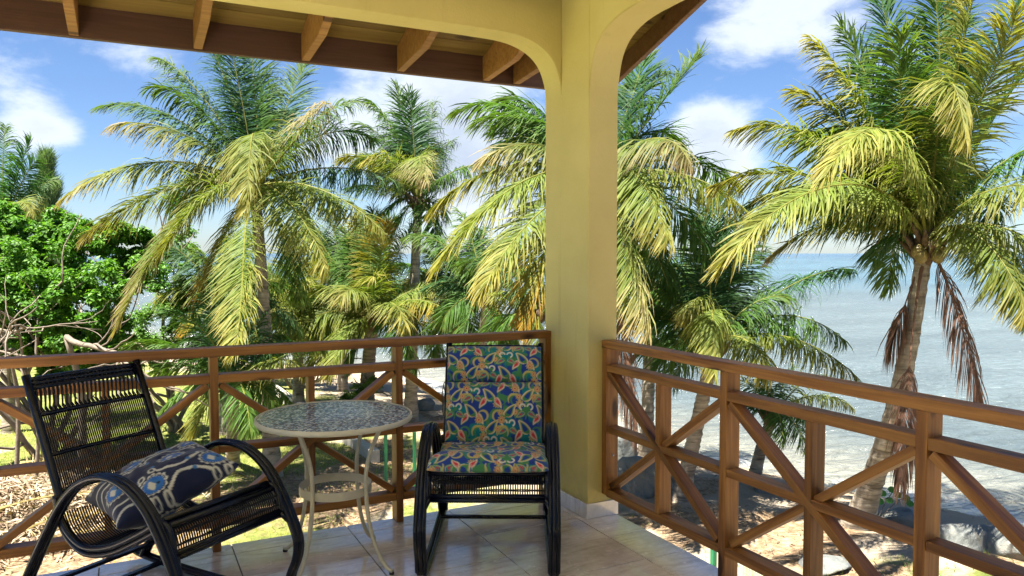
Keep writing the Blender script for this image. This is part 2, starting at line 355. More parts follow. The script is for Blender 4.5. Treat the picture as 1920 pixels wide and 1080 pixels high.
def build_sea():
    rs = np.concatenate([np.arange(6, 34, .35), np.arange(34, 80, 1.5), np.geomspace(80, 30000, 50)]); an = np.radians(np.linspace(-75, 125, 400)); mb = MB()
    R, A = np.meshgrid(rs, an, indexing='ij'); V = np.stack([R*np.sin(A), R*np.cos(A), np.full_like(R, SEA)], -1).reshape(-1, 3)
    na = len(an); idx = np.arange(len(V)).reshape(len(rs), na)
    f = np.stack([idx[:-1, :-1], idx[1:, :-1], idx[1:, 1:], idx[:-1, 1:]], -1).reshape(-1, 4)
    d = -shore_d(V[:, :2])*sgn; d = np.where(d < 0, 0, d)
    sh = np.array([.24, .225, .17]); mid = np.array([.09, .115, .12]); tq = np.array([.05, .10, .13]); dp = np.array([.03, .07, .115])
    t1 = np.clip(d/6, 0, 1)[:, None]; t2 = np.clip((d-60)/60, 0, 1)[:, None]; t3 = np.clip((d-400)/800, 0, 1)[:, None]
    foam = np.clip((vnoise(V[:, :2], 1.3, 5)*.6+vnoise(V[:, :2], 4.1, 6)*.4-.35-np.abs(d-.55)*.7)*4, 0, 1)[:, None]*(d < 3)[:, None]; foam2 = np.clip((vnoise(V[:, :2]*[.5, 1.4], 1.1, 15)-.86-np.abs(d-3.6)*.1)*4, 0, 1)[:, None]*.3
    c = sh*(1-t1)+mid*t1; c = c*(1-np.maximum(foam, foam2))+.42*np.maximum(foam, foam2); c = c*(1-t2)+tq*t2; c = c*(1-t3)+dp*t3
    pt_ = (vnoise(V[:, :2]*[.6, 1.3], .09, 21)-.5)*.5+(vnoise(V[:, :2]*[.5, 1.6], .31, 22)-.5)*.35; c = c*(1+pt_[:, None]*np.clip(d/8, 0, 1)[:, None])
    m, n, l, b = new_mat('sea'); a = n.new('ShaderNodeVertexColor'); a.layer_name = 'Col'; v = worldvec(n)
    mp = n.new('ShaderNodeMapping'); l.new(v, mp.inputs[0]); mp.inputs['Rotation'].default_value = (0, 0, YAW+.1); mp.inputs['Scale'].default_value = (.8, 1.9, 1)
    k = nz(n, l, .05, 6, .6, mp.outputs[0]); cc = mixc(n, l, .5, a.outputs[0], ramp(n, l, k, [(.35, (.75, .8, .85)), (.65, (1.1, 1.1, 1.05))]), 'MULTIPLY')
    l.new(cc, b.inputs['Base Color']); setp(b, Roughness=.12); b.inputs['IOR'].default_value = 1.33
    w1 = nz(n, l, 1.3, 5, .6, mp.outputs[0], .5); w2 = nz(n, l, .28, 4, .55, mp.outputs[0], .3); ad = n.new('ShaderNodeMath'); ad.operation = 'MULTIPLY_ADD'; l.new(w2, ad.inputs[0]); ad.inputs[1].default_value = 2.4; l.new(w1, ad.inputs[2])
    bump(n, l, b, ad.outputs[0], 1.0, .55)
    mb.add(V, f, c); tag(mb.build('sea', m, smooth=True), 'pale glittering shallow sea out to the horizon', None, None, 'structure')
build_sea()

# ------------------------------------------------------------------ house: floor, column, arches, roof
XR = 2.399; YL = 4.065; XC0, XC1 = 2.306, 2.498; YC0, YC1 = 3.647, 4.142; YB = 3.948; XL = -3.0; XT = -2.1; YN = -1.3  # unseen left roof end stops short so sun on the slab bounces inside
ZR = lambda y: 2.82+.338*(4.78-y)
slab = box('balcony_floor', XL, 2.498, YN, 4.148, -.22, -.008, GROUT, None, .004); tag(slab, 'tiled balcony floor with grey grout lines', None, None, 'structure')
TB = {}
def floor_tile(x0, x1, y0, y1):
    g = .0028
    o = link('tile', box_mesh('tile', x1-x0-2*g, y1-y0-2*g, .012, TILE, .0012)); o.parent = slab
    o.location = ((x0+x1)/2-slab.location.x, (y0+y1)/2-slab.location.y, -.006-slab.location.z)
xg = [XL+i*.0 for i in range(0)]
xlines = [-3.0, -2.54, -1.94, -1.34, -.74, -.14, .46, 1.06, 1.66, 2.26, 2.503]
for i in range(len(xlines)-1):
    ys = [4.153]; y = 4.01 if i % 2 else 4.01
    off = 0 if i % 2 == 0 else 0
    while y > YN+.05: ys.append(y); y -= .325
    ys.append(YN)
    for j in range(len(ys)-1): floor_tile(xlines[i], xlines[i+1], ys[j+1], ys[j])
colm = empty('arched_column', (0, 0, 0), 0, 'yellow rendered corner column spreading into arched beams on both sides', 'column')
box('pillar', XC0, XC1, YC0, YC1, .0, 3.03, YEL, colm, .006)
def arc(pts, n): return [tuple(p) for p in bez(np.array([(a, b, 0) for a, b in pts]), n)[:, :2]]
pl = arc([(2.306, 2.42), (2.298, 2.50), (2.262, 2.60), (2.20, 2.672), (2.10, 2.722), (1.97, 2.746), (1.75, 2.752)], 26)
prism('arch_beam', [(2.306, 3.03)]+pl+[(XT, 2.757), (XT, 3.03)], 'y', YB, YC1, YEL, colm, .004)
pr = arc([(YC0, 2.36), (3.640, 2.45), (3.605, 2.575), (3.545, 2.655), (3.44, 2.71), (3.30, 2.738), (3.1, 2.748)], 26)
prism('arch_beam', [(YC0, ZR(YC0)-.002)]+pr+[(YN, 2.752), (YN, ZR(YN)-.002)], 'x', XC0, XC1, YEL, colm, .004)
prism('arch_beam', [(YC1-.002, 3.031), (YC1-.002, ZR(YC1)-.004), (YC0+.001, ZR(YC0)-.004), (YC0+.001, 3.031)], 'x', XC0, XC1, YEL, colm, 0)
SK = TILE
box('skirting', XC0-.011, XC0-.001, YC0-.011, YC1+.0, .001, .088, SK, colm, .0015)
box('skirting', XC0-.001, XC1+.010, YC0-.011, YC0-.001, .001, .088, SK, colm, .0015)
# house body behind the viewer
hw = empty('house_wall', (0, 0, 0), 0, 'yellow rendered house wall at the back of the veranda', 'wall')
box('wall', -3.0, XC1, YN-.25, YN-.002, -3.1, 4.85, YEL, hw, .01)
box('wall', XL, XC1-.3, 3.2, 3.4, -3.1, -.225, YEL, hw, .01)
# pale boards added out of view above the floor to bounce light down
BOUNCE = simple('bounce_paint', (.80, .77, .68), .6, var=.03)
for i in range(int((3.944-YN)/.146)):
    y0 = YN+.146*i; cb = box('bounce_board', XT, XC0-.003, y0+.002, min(y0+.144, 3.944), 2.955, 2.97, BOUNCE, colm, .002)
# roof
rf = empty('veranda_roof', (0, 0, 0), 0, 'timber veranda roof with open rafters, boarded soffit and brown fascia', 'roof')
YF = 4.78; XE = 3.17
fb = box('fascia_board', XT, XE+.04, YF, YF+.04, 2.655, 2.86, FASC, rf, .003)
X_R = [-2.03, -1.43, -.83, -.22, .395, 1.0, 1.60, 2.20, 2.43]
for x in X_R:
    y1 = 4.779; bot = lambda y: 2.751-.338*(y-4.189)
    prism('rafter', [(y1, 2.662), (4.33, bot(4.33)), (4.05, bot(4.05)), (4.05, ZR(4.05)-.003), (y1, ZR(y1)-.003)], 'x', x-.024, x+.024, RAFT, rf, .002)
sl_ = math.atan(.338)
# rafters get a grain that runs with them: object coordinates are world aligned, so the pattern runs along y
bw = .14; nb = int((YF-YN)/(bw*math.cos(sl_)))+1
for i in range(nb):
    yc = YF-(i+.5)*bw*math.cos(sl_)
    if yc < YN+.03: break
    o = link('soffit_board', box_mesh('soffit_board', XE-XT-.002, bw-.004, .02, SOFF, .003), rf)
    o.location = ((XT+XE)/2, yc, ZR(yc)+.0115); o.rotation_euler = (-sl_, 0, 0)
yy0, yy1 = YN-.3, YF+.06
prism('light_block_sheet', [(yy1, ZR(yy1)+.045), (yy0, ZR(yy0)+.045), (yy0, ZR(yy0)+.07), (yy1, ZR(yy1)+.07)], 'x', XT-.1, XE+.05, ROOFS, rf, 0)  # unseen cover over the boards, added to block light from above
BARGE = wood('barge_lit_brown', (.13, .065, .035), (.21, .115, .062), .5, knots=True)  # lighter copy of the fascia brown, its lit look put into the colour
bb = lambda y: 2.89-.338*(y-4.189)
prism('barge_board', [(YF-.002, bb(YF)), (4.3, bb(4.3)), (YN, bb(YN)), (YN, ZR(YN)+.04), (YF-.002, ZR(YF)+.04)], 'x', XE, XE+.04, BARGE, rf, .003)

# ------------------------------------------------------------------ railings
ra = empty('balcony_railing', (0, YL, 0), 0, 'long back railing of stained timber behind both chairs and the round table', 'railing')
rb = empty('balcony_railing', (XR, 0, 0), 0, 'right-hand stained timber railing running from the yellow column towards the viewer', 'railing')
def P(par, *a, **k):
    o = a and None
def railL():
    pts = [-2.515, -1.555, -.595, .364, 1.323, 2.266]; px, py, pz = ra.location; D = .085
    def bx(name, x0, x1, y0, y1, z0, z1, bev=.003):
        if x1-x0 > z1-z0 or name != 'post' and name != 'baluster': o = beam(name, (x0, (y0+y1)/2-py, (z0+z1)/2), (x1, (y0+y1)/2-py, (z0+z1)/2), y1-y0, z1-z0, RAILW, ra)
        else: o = beam(name, ((x0+x1)/2, (y0+y1)/2-py, z0), ((x0+x1)/2, (y0+y1)/2-py, z1), x1-x0, y1-y0, RAILW, ra, (0, 1, 0))
        return o
    bx('top_rail', -2.6, 2.304, YL-.004, YL+D+.004, .986, 1.030)
    for i, x in enumerate(pts): bx('post', x, x+.04, YL, YL+D, .001, .985)
    for a, b in zip(pts[:-1], pts[1:]):
        x0, x1 = a+.0405, b-.0005; xm = (x0+x1)/2
        bx('rail', x0, x1, YL+.002, YL+D-.002, .853, .895); bx('rail', x0, x1, YL+.002, YL+D-.002, .125, .168)
        bx('rail', x0, xm-.018, YL+.004, YL+D-.004, .499, .534); bx('rail', xm+.018, x1, YL+.004, YL+D-.004, .499, .534)
        bx('baluster', xm-.017, xm+.017, YL+.006, YL+D-.006, .169, .852)
        for (p, q, yy) in (((x0+.01, .18), (x1-.01, .842), .036), ((x0+.01, .842), (x1-.01, .18), .052)):
            beam('brace', (p[0], yy, p[1]), (q[0], yy, q[1]), .066, .034, RAILW, ra)
    for z in (.33, .72): 
        pass
def railR():
    pts = [3.602, 2.637, 1.668, .70, -.27, -1.24]; D = .082
    def bx(name, y0, y1, x0, x1, z0, z1):
        if name in ('post', 'baluster'): return beam(name, ((x0+x1)/2, (y0+y1)/2, z0), ((x0+x1)/2, (y0+y1)/2, z1), y1-y0, x1-x0, RAILW, rb, (1, 0, 0))
        return beam(name, ((x0+x1)/2, y0, (z0+z1)/2), ((x0+x1)/2, y1, (z0+z1)/2), x1-x0, z1-z0, RAILW, rb)
    bx('top_rail', -1.25, YC0-.002, -.004, D+.004, .969, 1.012)
    for y in pts: bx('post', y, y+.043, 0, D, .001 if y < 3.5 else .135, .968)
    for a, b in zip(pts[1:], pts[:-1]):
        y0, y1 = a+.0435, b-.0005; ym = (y0+y1)/2
        bx('rail', y0, y1, .002, D-.002, .838, .880); bx('rail', y0, y1, .002, D-.002, .128, .172)
        bx('rail', y0, ym-.019, .004, D-.004, .492, .528); bx('rail', ym+.019, y1, .004, D-.004, .492, .528)
        bx('baluster', ym-.018, ym+.018, .004, D-.002, .173, .837)
        for (p, q, xx) in (((y0+.012, .184), (y1-.012, .827), .034), ((y0+.012, .827), (y1-.012, .184), .050)):
            beam('brace', (xx, p[0], p[1]), (xx, q[0], q[1]), .062, .036, RAILW, rb)
    for z in (.36, .77):
        mb = MB(); v, f = tube([(.045, 3.6005, z), (.045, 3.594, z)], .006, 10); mb.add(v, f); mb.build('screw', SCREW, rb, True)
railL(); railR()

# ------------------------------------------------------------------ rocking chairs
CW = .30; HB = .258
ARCH = [(-.60, .035), (-.516, .171), (-.401, .347), (-.28, .508), (-.17, .602), (-.04, .65), (.09, .64), (.21, .57), (.30, .454), (.364, .336), (.387, .27), (.38, .2), (.345, .12), (.335, .06)]
ROCK_ = [(.335, .06), (.28, .028), (.15, .016), (0, .014), (-.2, .016), (-.4, .022), (-.60, .035), (-.70, .06)]
SCR = [(-.372, .52), (-.363, .467), (-.318, .395), (-.235, .346), (-.143, .341), (-.011, .377), (.153, .457), (.235, .503), (.285, .495), (.31, .45), (.318, .385)]
def yz(pts, s, n): return np.array([(p[0], s, p[1]) for p in bez([(a, b, 0) for a, b in pts], n)[:, :2]])
def make_chair(label, pose, group):
    x, y, t = pose
    r = empty('rocking_chair', (x, y, 0), t, label, 'rocking chair', group)
    # local x = forward, y = left (so s>0 on the right is -y)
    for sg in (1, -1):
        mb = MB()
        for k, (o_, up_) in enumerate(((-.017, 0), (0, .005), (.017, 0))):
            p = yz(ARCH, sg*CW+o_, 60); nrm = np.zeros_like(p); tn = np.gradient(p, axis=0); nrm[:, 0] = tn[:, 2]; nrm[:, 2] = -tn[:, 0]
            nrm /= np.linalg.norm(nrm, axis=1)[:, None]; p = p-nrm*up_
            v, f = tube(p, .0122, 8); mb.add(v, f)
        mb.build('armrest', BLACKR, r, True)
        mb = MB()
        for o_ in (-.012, .012):
            v, f = tube(yz(ROCK_, sg*(CW-.0)+o_, 36), .0125, 8); mb.add(v, f)
        mb.build('rocker', BLACKR, r, True)
        mb = MB(); v, f = tube(yz(SCR, sg*(HB+.012), 40), .0145, 8); mb.add(v, f)
        v, f = tube(yz([(a, b-.026) for a, b in SCR[1:8]], sg*(HB+.012), 26), .0115, 8); mb.add(v, f); mb.build('seat_rail', BLACKR, r, True)
        mb = MB(); v, f = tube(np.array([(-.345, sg*HB, .455), (-.372, sg*HB, .52), (-.575, sg*HB, .992)]), .0165, 10); mb.add(v, f); mb.build('back_post', BLACKR, r, True)
        mb = MB()
        for (a, b) in (((-.28, .508), (-.35, .49)), ((.30, .43), (.30, .44)), ((.35, .36), (.318, .40))):
            v, f = tube([(a[0], sg*(CW-.02), a[1]), (b[0], sg*(HB-.0), b[1])], .011, 8); mb.add(v, f)
        mb.build('bracket', BLACKR, r, True)
    # top rail of the back, slightly bowed, flat face
    mb = MB(); s_ = np.linspace(-HB+.012, HB-.012, 14)
    for k in range(3):
        v, f = tube([(-.570+.008*k-.022*(1-(a/HB)**2), a, .972-.017*k) for a in s_], .011, 8); mb.add(v, f)
    mb.build('top_rail', BLACKR, r, True)
    bz = lambda q, bow=.0: (-.372-.203*q-bow, .52+.472*q)
    for q, rr in ((.88, .0065), (.66, .0105), (.32, .009), (.02, .012)):
        mb = MB(); v, f = tube([(*bz(q, .018*(1-(a/HB)**2))[:1], a, bz(q)[1]) for a in s_], rr, 8); mb.add(v, f); mb.build('crossbar', BLACKR, r, True)
    # vertical cords of the back
    mb = MB(); nstr = 50
    for i in range(nstr):
        a = -HB+.02+(2*HB-.04)*i/(nstr-1); bow = .018*(1-(a/HB)**2)
        q = np.array([0, .3, .64]); pts = [(bz(k, bow)[0], a, bz(k)[1]) for k in q]
        v, f = tube(pts, .0037, 5, False); mb.add(v, f)
        if i % 2 == 0:   # above the shoulder bar the cords run in leaning, twisted pairs
            a2 = a-.012; lean = -.022
            v, f = tube([(bz(.64, bow)[0], a, bz(.64)[1]), (bz(.70, bow)[0], a2, bz(.7)[1]), (bz(.84, bow)[0], a2-lean*.9, bz(.84)[1]), (bz(.95, bow)[0], a2-lean, bz(.95)[1])], .0042, 5, False); mb.add(v, f)
        else:
            v, f = tube([(bz(.64, bow)[0], a, bz(.64)[1]), (bz(.72, bow)[0], a-.018, bz(.72)[1]), (bz(.86, bow)[0], a-.005, bz(.86)[1]), (bz(.95, bow)[0], a+.004, bz(.95)[1])], .0030, 5, False); mb.add(v, f)
    o = mb.build('back_weave', WEAVE, r, True); o['kind'] = 'stuff'
    # seat cords: run front to back, over the front roll
    mb = MB(); prof = bez([(a, b, 0) for a, b in [(-.36, .46)]+SCR[2:]], 26)[:, :2]
    for i in range(46):
        a = -HB+.012+(2*HB-.024)*i/45
        v, f = tube([(p[0], a, p[1]-.012) for p in prof], .0034, 5, False); mb.add(v, f)
    for q in (6, 12, 18):
        v, f = tube([(prof[q][0], a, prof[q][1]-.018) for a in (-HB, HB)], .009, 6); mb.add(v, f)
    for z_, x_ in ((.470, .308), (.430, .316)):   # twisted bands on the front apron
        for ph in (0, math.pi):
            aa = np.linspace(-HB, HB, 90); v, f = tube([(x_-.002+.004*math.cos(a*260+ph), a, z_+.004*math.sin(a*260+ph)) for a in aa], .003, 4); mb.add(v, f)
    o = mb.build('seat_weave', WEAVE, r, True); o['kind'] = 'stuff'
    mb = MB(); v, f = tube([(.25, a, .513) for a in (-HB, HB)], .014, 8); mb.add(v, f); v, f = tube([(.285, a, .497) for a in (-HB, HB)], .012, 8); mb.add(v, f); mb.build('front_rail', BLACKR, r, True)
    mb = MB()
    for k in (0, 1): v, f = tube([(.318, a, .385+.018*k) for a in (-CW+.03, CW-.03)], .0115, 8); mb.add(v, f)
    mb.build('apron_rail', BLACKR, r, True)
    for (xx, zz) in ((-.36, .075), (-.50, .12)):
        v0 = box_mesh('stretcher', .03, 2*CW-.02, .016, BLACKR, .004); o = link('stretcher', v0, r); o.location = (xx, 0, zz)
    return r
CH1 = make_chair('black cane rocking chair beside the yellow column, fitted with a paisley cushion', (1.589, 3.401, -2.052), 'matching black cane rocking chairs')
CH2 = make_chair('black cane rocking chair at the left, empty but for a navy throw pillow', (.168, 3.442, -.938), 'matching black cane rocking chairs')

# ---- printed patterns (colour of the dye, one value per vertex)
def rot(u, v, a): return u*math.cos(a)+v*math.sin(a), -u*math.sin(a)+v*math.cos(a)
def put(c, m, col): m = np.clip(m, 0, 1)[:, None]; return c*(1-m)+np.array(col)*m
def sm(d, w): return np.clip(.5-d/w, 0, 1)
def paisley(u, v):
    blue = (.012, .04, .24); teal = (.0, .16, .20); green = (.05, .20, .07); olive = (.42, .38, .12); red = (.52, .03, .03); pink = (.55, .18, .19); cream = (.62, .55, .42)
    c = np.tile(np.array(blue), (len(u), 1)); P_ = np.stack([u, v], 1)
    c = put(c, (vnoise(P_, 22, 3)-.60)*9, teal); c = put(c, (vnoise(P_, 34, 4)-.70)*10, green)
    T = .19
    for k in (0, 1):
        uu = u+k*T*.5; vv = v+k*T*.42; iu = np.floor(uu/T); iv = np.floor(vv/(T*.84)); x = uu-iu*T-T/2; y = vv-iv*T*.84-T*.42
        fl = np.where((iu+iv) % 2 == 0, 1., -1.); x = x*fl
        # swirling vines
        for (cx, cy, rr, w, a0) in ((-.03, .045, .030, .006, 0), (.055, -.035, .026, .005, 1)):
            d = np.abs(np.hypot(x-cx, y-cy)-rr); an = np.arctan2(y-cy, x-cx); m = sm(d-w*(.6+.5*np.sin(an+a0)), .004)*(np.sin(an+a0) > -.55)
            c = put(c, m, olive if k else green)
        # teardrops with curled tips
        for (cx, cy, a, s, body, inner, core_) in ((-.012, -.008, .5, .040, olive, green, blue) , (.052, .028, 2.4, .030, cream, pink, red), (-.062, -.03, -2.2, .026, (.30, .38, .16), teal, red)):
            X, Y = rot(x-cx, y-cy, a); X = X+Y*Y*6*np.sign(Y)*1.0; q = Y/s
            wdt = s*.46*np.sqrt(np.clip(1-q*q, 0, 1))*(1.0-.62*q)*(np.abs(q) < 1)
            d = np.abs(X)-wdt; inn = np.abs(q) < 1
            c = put(c, sm(d-.003, .003)*inn, cream if body is olive else green); c = put(c, sm(d+.0005, .003)*inn, body); c = put(c, sm(d+.0055, .003)*inn, inner); c = put(c, sm(d+.0095, .003)*inn*(np.abs(q) < .55), core_)
            dots = (np.sin(Y*900) > .2)*sm(np.abs(d+.003)-.001, .002)*inn; c = put(c, dots, pink)
        # daisies
        for (cx, cy, rr) in ((.035, -.055, .017), (-.055, .062, .013)):
            r_ = np.hypot(x-cx, y-cy); an = np.arctan2(y-cy, x-cx); pet = rr*(1+.22*np.cos(10*an))
            c = put(c, sm(r_-pet-.002, .003), olive); c = put(c, sm(r_-pet*.85, .003), (.50, .16, .10)); c = put(c, sm(r_-rr*.55, .002), (.55, .42, .16)); c = put(c, sm(r_-rr*.3, .002), (.40, .04, .05))
        # white comma
        d = np.abs(np.hypot(x+.075, y-.01)-.014)-.004; an = np.arctan2(y-.01, x+.075); c = put(c, sm(d, .003)*(an > -1.4), (.58, .58, .50))
    return c
def ikat(u, v):
    navy = (.006, .010, .038); blue = (.015, .10, .34); cream = (.46, .45, .39); lb = (.03, .13, .32)
    c = np.tile(np.array(navy), (len(u), 1)); T = .235
    jit = (vnoise(np.stack([u, v], 1), 120, 4)-.5)*.003
    for k in (0, 1):
        uu = u+k*T*.5+.03; vv = v+k*T*.5; x = uu-np.floor(uu/T)*T-T/2; y = vv-np.floor(vv/T)*T-T/2
        r_ = np.hypot(x*1.15, y)+jit; an = np.arctan2(y, x); 
        # ogee band
        og = np.abs(x)-(.078+.020*np.cos(y/T*2*math.pi)); 
        c = put(c, sm(np.abs(og+jit)-.0065, .003)*(np.abs(y) < T*.36)*(k == 0), cream)
        for sy in (1, -1):
            for sx in (1, -1):
                d = np.abs(np.hypot(x-sx*.052, y-sy*.095)-.012+jit)-.0035; c = put(c, sm(d, .003)*(k == 0), cream)
        rr = .052*(1+.07*np.cos(14*an)); c = put(c, sm(r_-rr, .004), cream); c = put(c, sm(r_-.046, .004), navy)
        c = put(c, sm(r_-.043, .003)*(np.sin(24*an) > .1), cream); c = put(c, sm(r_-.040, .004), blue); c = put(c, sm(r_-.024, .006), lb)
        X, Y = x, y+.008; hd = np.abs(X)-.010*(1+np.cos(Y*170)); c = put(c, sm(hd+jit, .004)*(np.abs(Y) < .020), cream)
        c = put(c, sm(np.hypot(x, y-.018)-.006, .004), navy)
        dd = np.hypot(np.abs(x)-.030, y+.083)-.008; c = put(c, sm(dd+jit, .005), lb)
    return c
def pad(name, w, h, th, curve, pattern, uo, parent, res=3.2e-3, puff=.5, edge=.35):
    """cushion: w wide (local y), length h along curve(t)->(x,z,nx,nz); closed pillow shell, rounded rim"""
    nu = int(w/res); nv = int(h/res); mb = MB()
    U, V = np.meshgrid(np.linspace(-1, 1, nu), np.linspace(-1, 1, nv)); U = U.ravel(); V = V.ravel()
    rim = (1-np.clip(np.abs(U), 0, 1)**5)**.5*(1-np.clip(np.abs(V), 0, 1)**3)**.5
    dz = .004*np.sin(U*9+V*4)*(1-rim*.4)+.0035*(vnoise(np.stack([U, V], 1), 5, 8)-.5)*2
    for sgn_ in (1, -1):
        cx, cz, nx_, nz_ = curve((V+1)/2)
        hgt = th/2*rim*(1 if sgn_ > 0 else .8)+dz*rim
        X = cx+nx_*hgt*sgn_; Z = cz+nz_*hgt*sgn_; Y = U*w/2*(1-.012*(1-np.abs(V))*0)
        idx = np.arange(nu*nv).reshape(nv, nu); q = [idx[:-1, :-1], idx[:-1, 1:], idx[1:, 1:], idx[1:, :-1]]
        if sgn_ < 0: q = q[::-1]
        if name == 'throw': pass
        mb.add(np.stack([X, Y, Z], 1), np.stack(q, -1).reshape(-1, 4), pattern(U*w/2+uo[0], V*h/2+uo[1]))
    return mb.build(name, FABR, parent, True)
cu = empty('chair_cushion', (1.589, 3.401, 0), -2.052, 'blue and green paisley seat and back cushion on the rocking chair by the column', 'cushion')
def line(a, b, off, bow=0):
    a = np.array(a); b = np.array(b); d = (b-a)/np.linalg.norm(b-a); nrm = np.array([d[1], -d[0]])
    if nrm[0] < 0 and abs(nrm[0]) > .3: nrm = -nrm
    if abs(nrm[0]) <= .4 and nrm[1] < 0: nrm = -nrm
    def cf(t):
        p = a[None]+(b-a)[None]*t[:, None]; ang = bow*(t-.5); sh_ = -bow*.25*((t-.5)**2-.25)*np.linalg.norm(b-a)
        q = p+nrm*(off+sh_)[:, None] if hasattr(sh_, '__len__') else p+nrm*(off+sh_)
        return q[:, 0], q[:, 1], np.full(len(t), nrm[0]), np.full(len(t), nrm[1])
    return cf
pad('back_pad', .515, .215, .125, line((-.474, .776), (-.553, .962), .050, .25), paisley, (.03, .13), cu)
pad('back_pad', .515, .31, .125, line((-.352, .470), (-.470, .780), .052, .25), paisley, (.11, .31), cu)
def seatc(t):
    pts = bez([(-.33, .50, 0), (-.20, .46, 0), (-.04, .465, 0), (.12, .515, 0), (.25, .553, 0), (.325, .535, 0)], 200); tg = np.gradient(pts, axis=0); tg /= np.linalg.norm(tg, axis=1)[:, None]
    i = np.clip((t*199).astype(int), 0, 199); return pts[i, 0], pts[i, 1]-.012, -tg[i, 1], tg[i, 0]
pad('seat_pad', .55, .66, .115, seatc, paisley, (.2, .05), cu, 4e-3)
mb = MB()
for k in (-1, 1):
    p = bez([(-.50, -.258*1, .80), (-.515, -.285, .77), (-.50, -.282+.01*k, .70), (-.49, -.29, .66-.02*k), (-.47, -.28, .60)], 14)
    for s_ in (1, -1):
        q = p.copy(); q[:, 1] *= s_; v, f = tube(q, .003, 5); mb.add(v, f)
mb.build('tie', simple('tie_cloth', (.12, .09, .06), .8), cu, True)

pw = empty('throw_pillow', (.168, 3.442, 0), -.938, 'square navy pillow with blue and cream scroll medallions lying on the left rocking chair', 'pillow')
def pillow():
    n = 110; w = .25; U, V = np.meshgrid(np.linspace(-1, 1, n), np.linspace(-1, 1, n)); U = U.ravel(); V = V.ravel(); mb = MB()
    pin = 1-.10*(1-np.abs(U)**2)*np.abs(V)**4; pin2 = 1-.10*(1-np.abs(V)**2)*np.abs(U)**4
    h = .105*((1-U**2)*(1-V**2)).clip(0)**.42; wr = (vnoise(np.stack([U, V], 1), 3.0, 12)-.5)*.03+(vnoise(np.stack([U, V], 1), 7, 14)-.5)*.010
    R_ = Matrix.Rotation(math.radians(-8), 3, 'Y') @ Matrix.Rotation(math.radians(-20), 3, 'Z'); R_ = Matrix.Rotation(math.radians(17), 3, 'X') @ R_
    idx = np.arange(n*n).reshape(n, n); q = [idx[:-1, :-1], idx[:-1, 1:], idx[1:, 1:], idx[1:, :-1]]
    for s_ in (1, -1):
        loc = np.stack([U*w*pin2, V*w*pin, s_*h+wr*(h > .005)*np.minimum(h*20, 1)], 1)@np.array(R_).T+np.array([-.10, .01, .535])
        mb.add(loc, np.stack(q if s_ > 0 else q[::-1], -1).reshape(-1, 4), ikat(U*w*.95+.03, V*w*.95+.06))
    mb.build('pillow_cover', FABR, pw, True)
    tg = MB(); c0 = np.array([-.245, -.03, .575]); tg.add([c0, c0+[.004, -.05, -.006], c0+[.02, -.05, .03], c0+[.016, 0, .036]], [(0, 1, 2, 3)]); tg.add([c0+[.002, 0, 0], c0+[.006, -.05, -.006], c0+[.022, -.05, .03], c0+[.018, 0, .036]], [(3, 2, 1, 0)])
    tg.build('care_tag', TAGW, pw)
pillow()

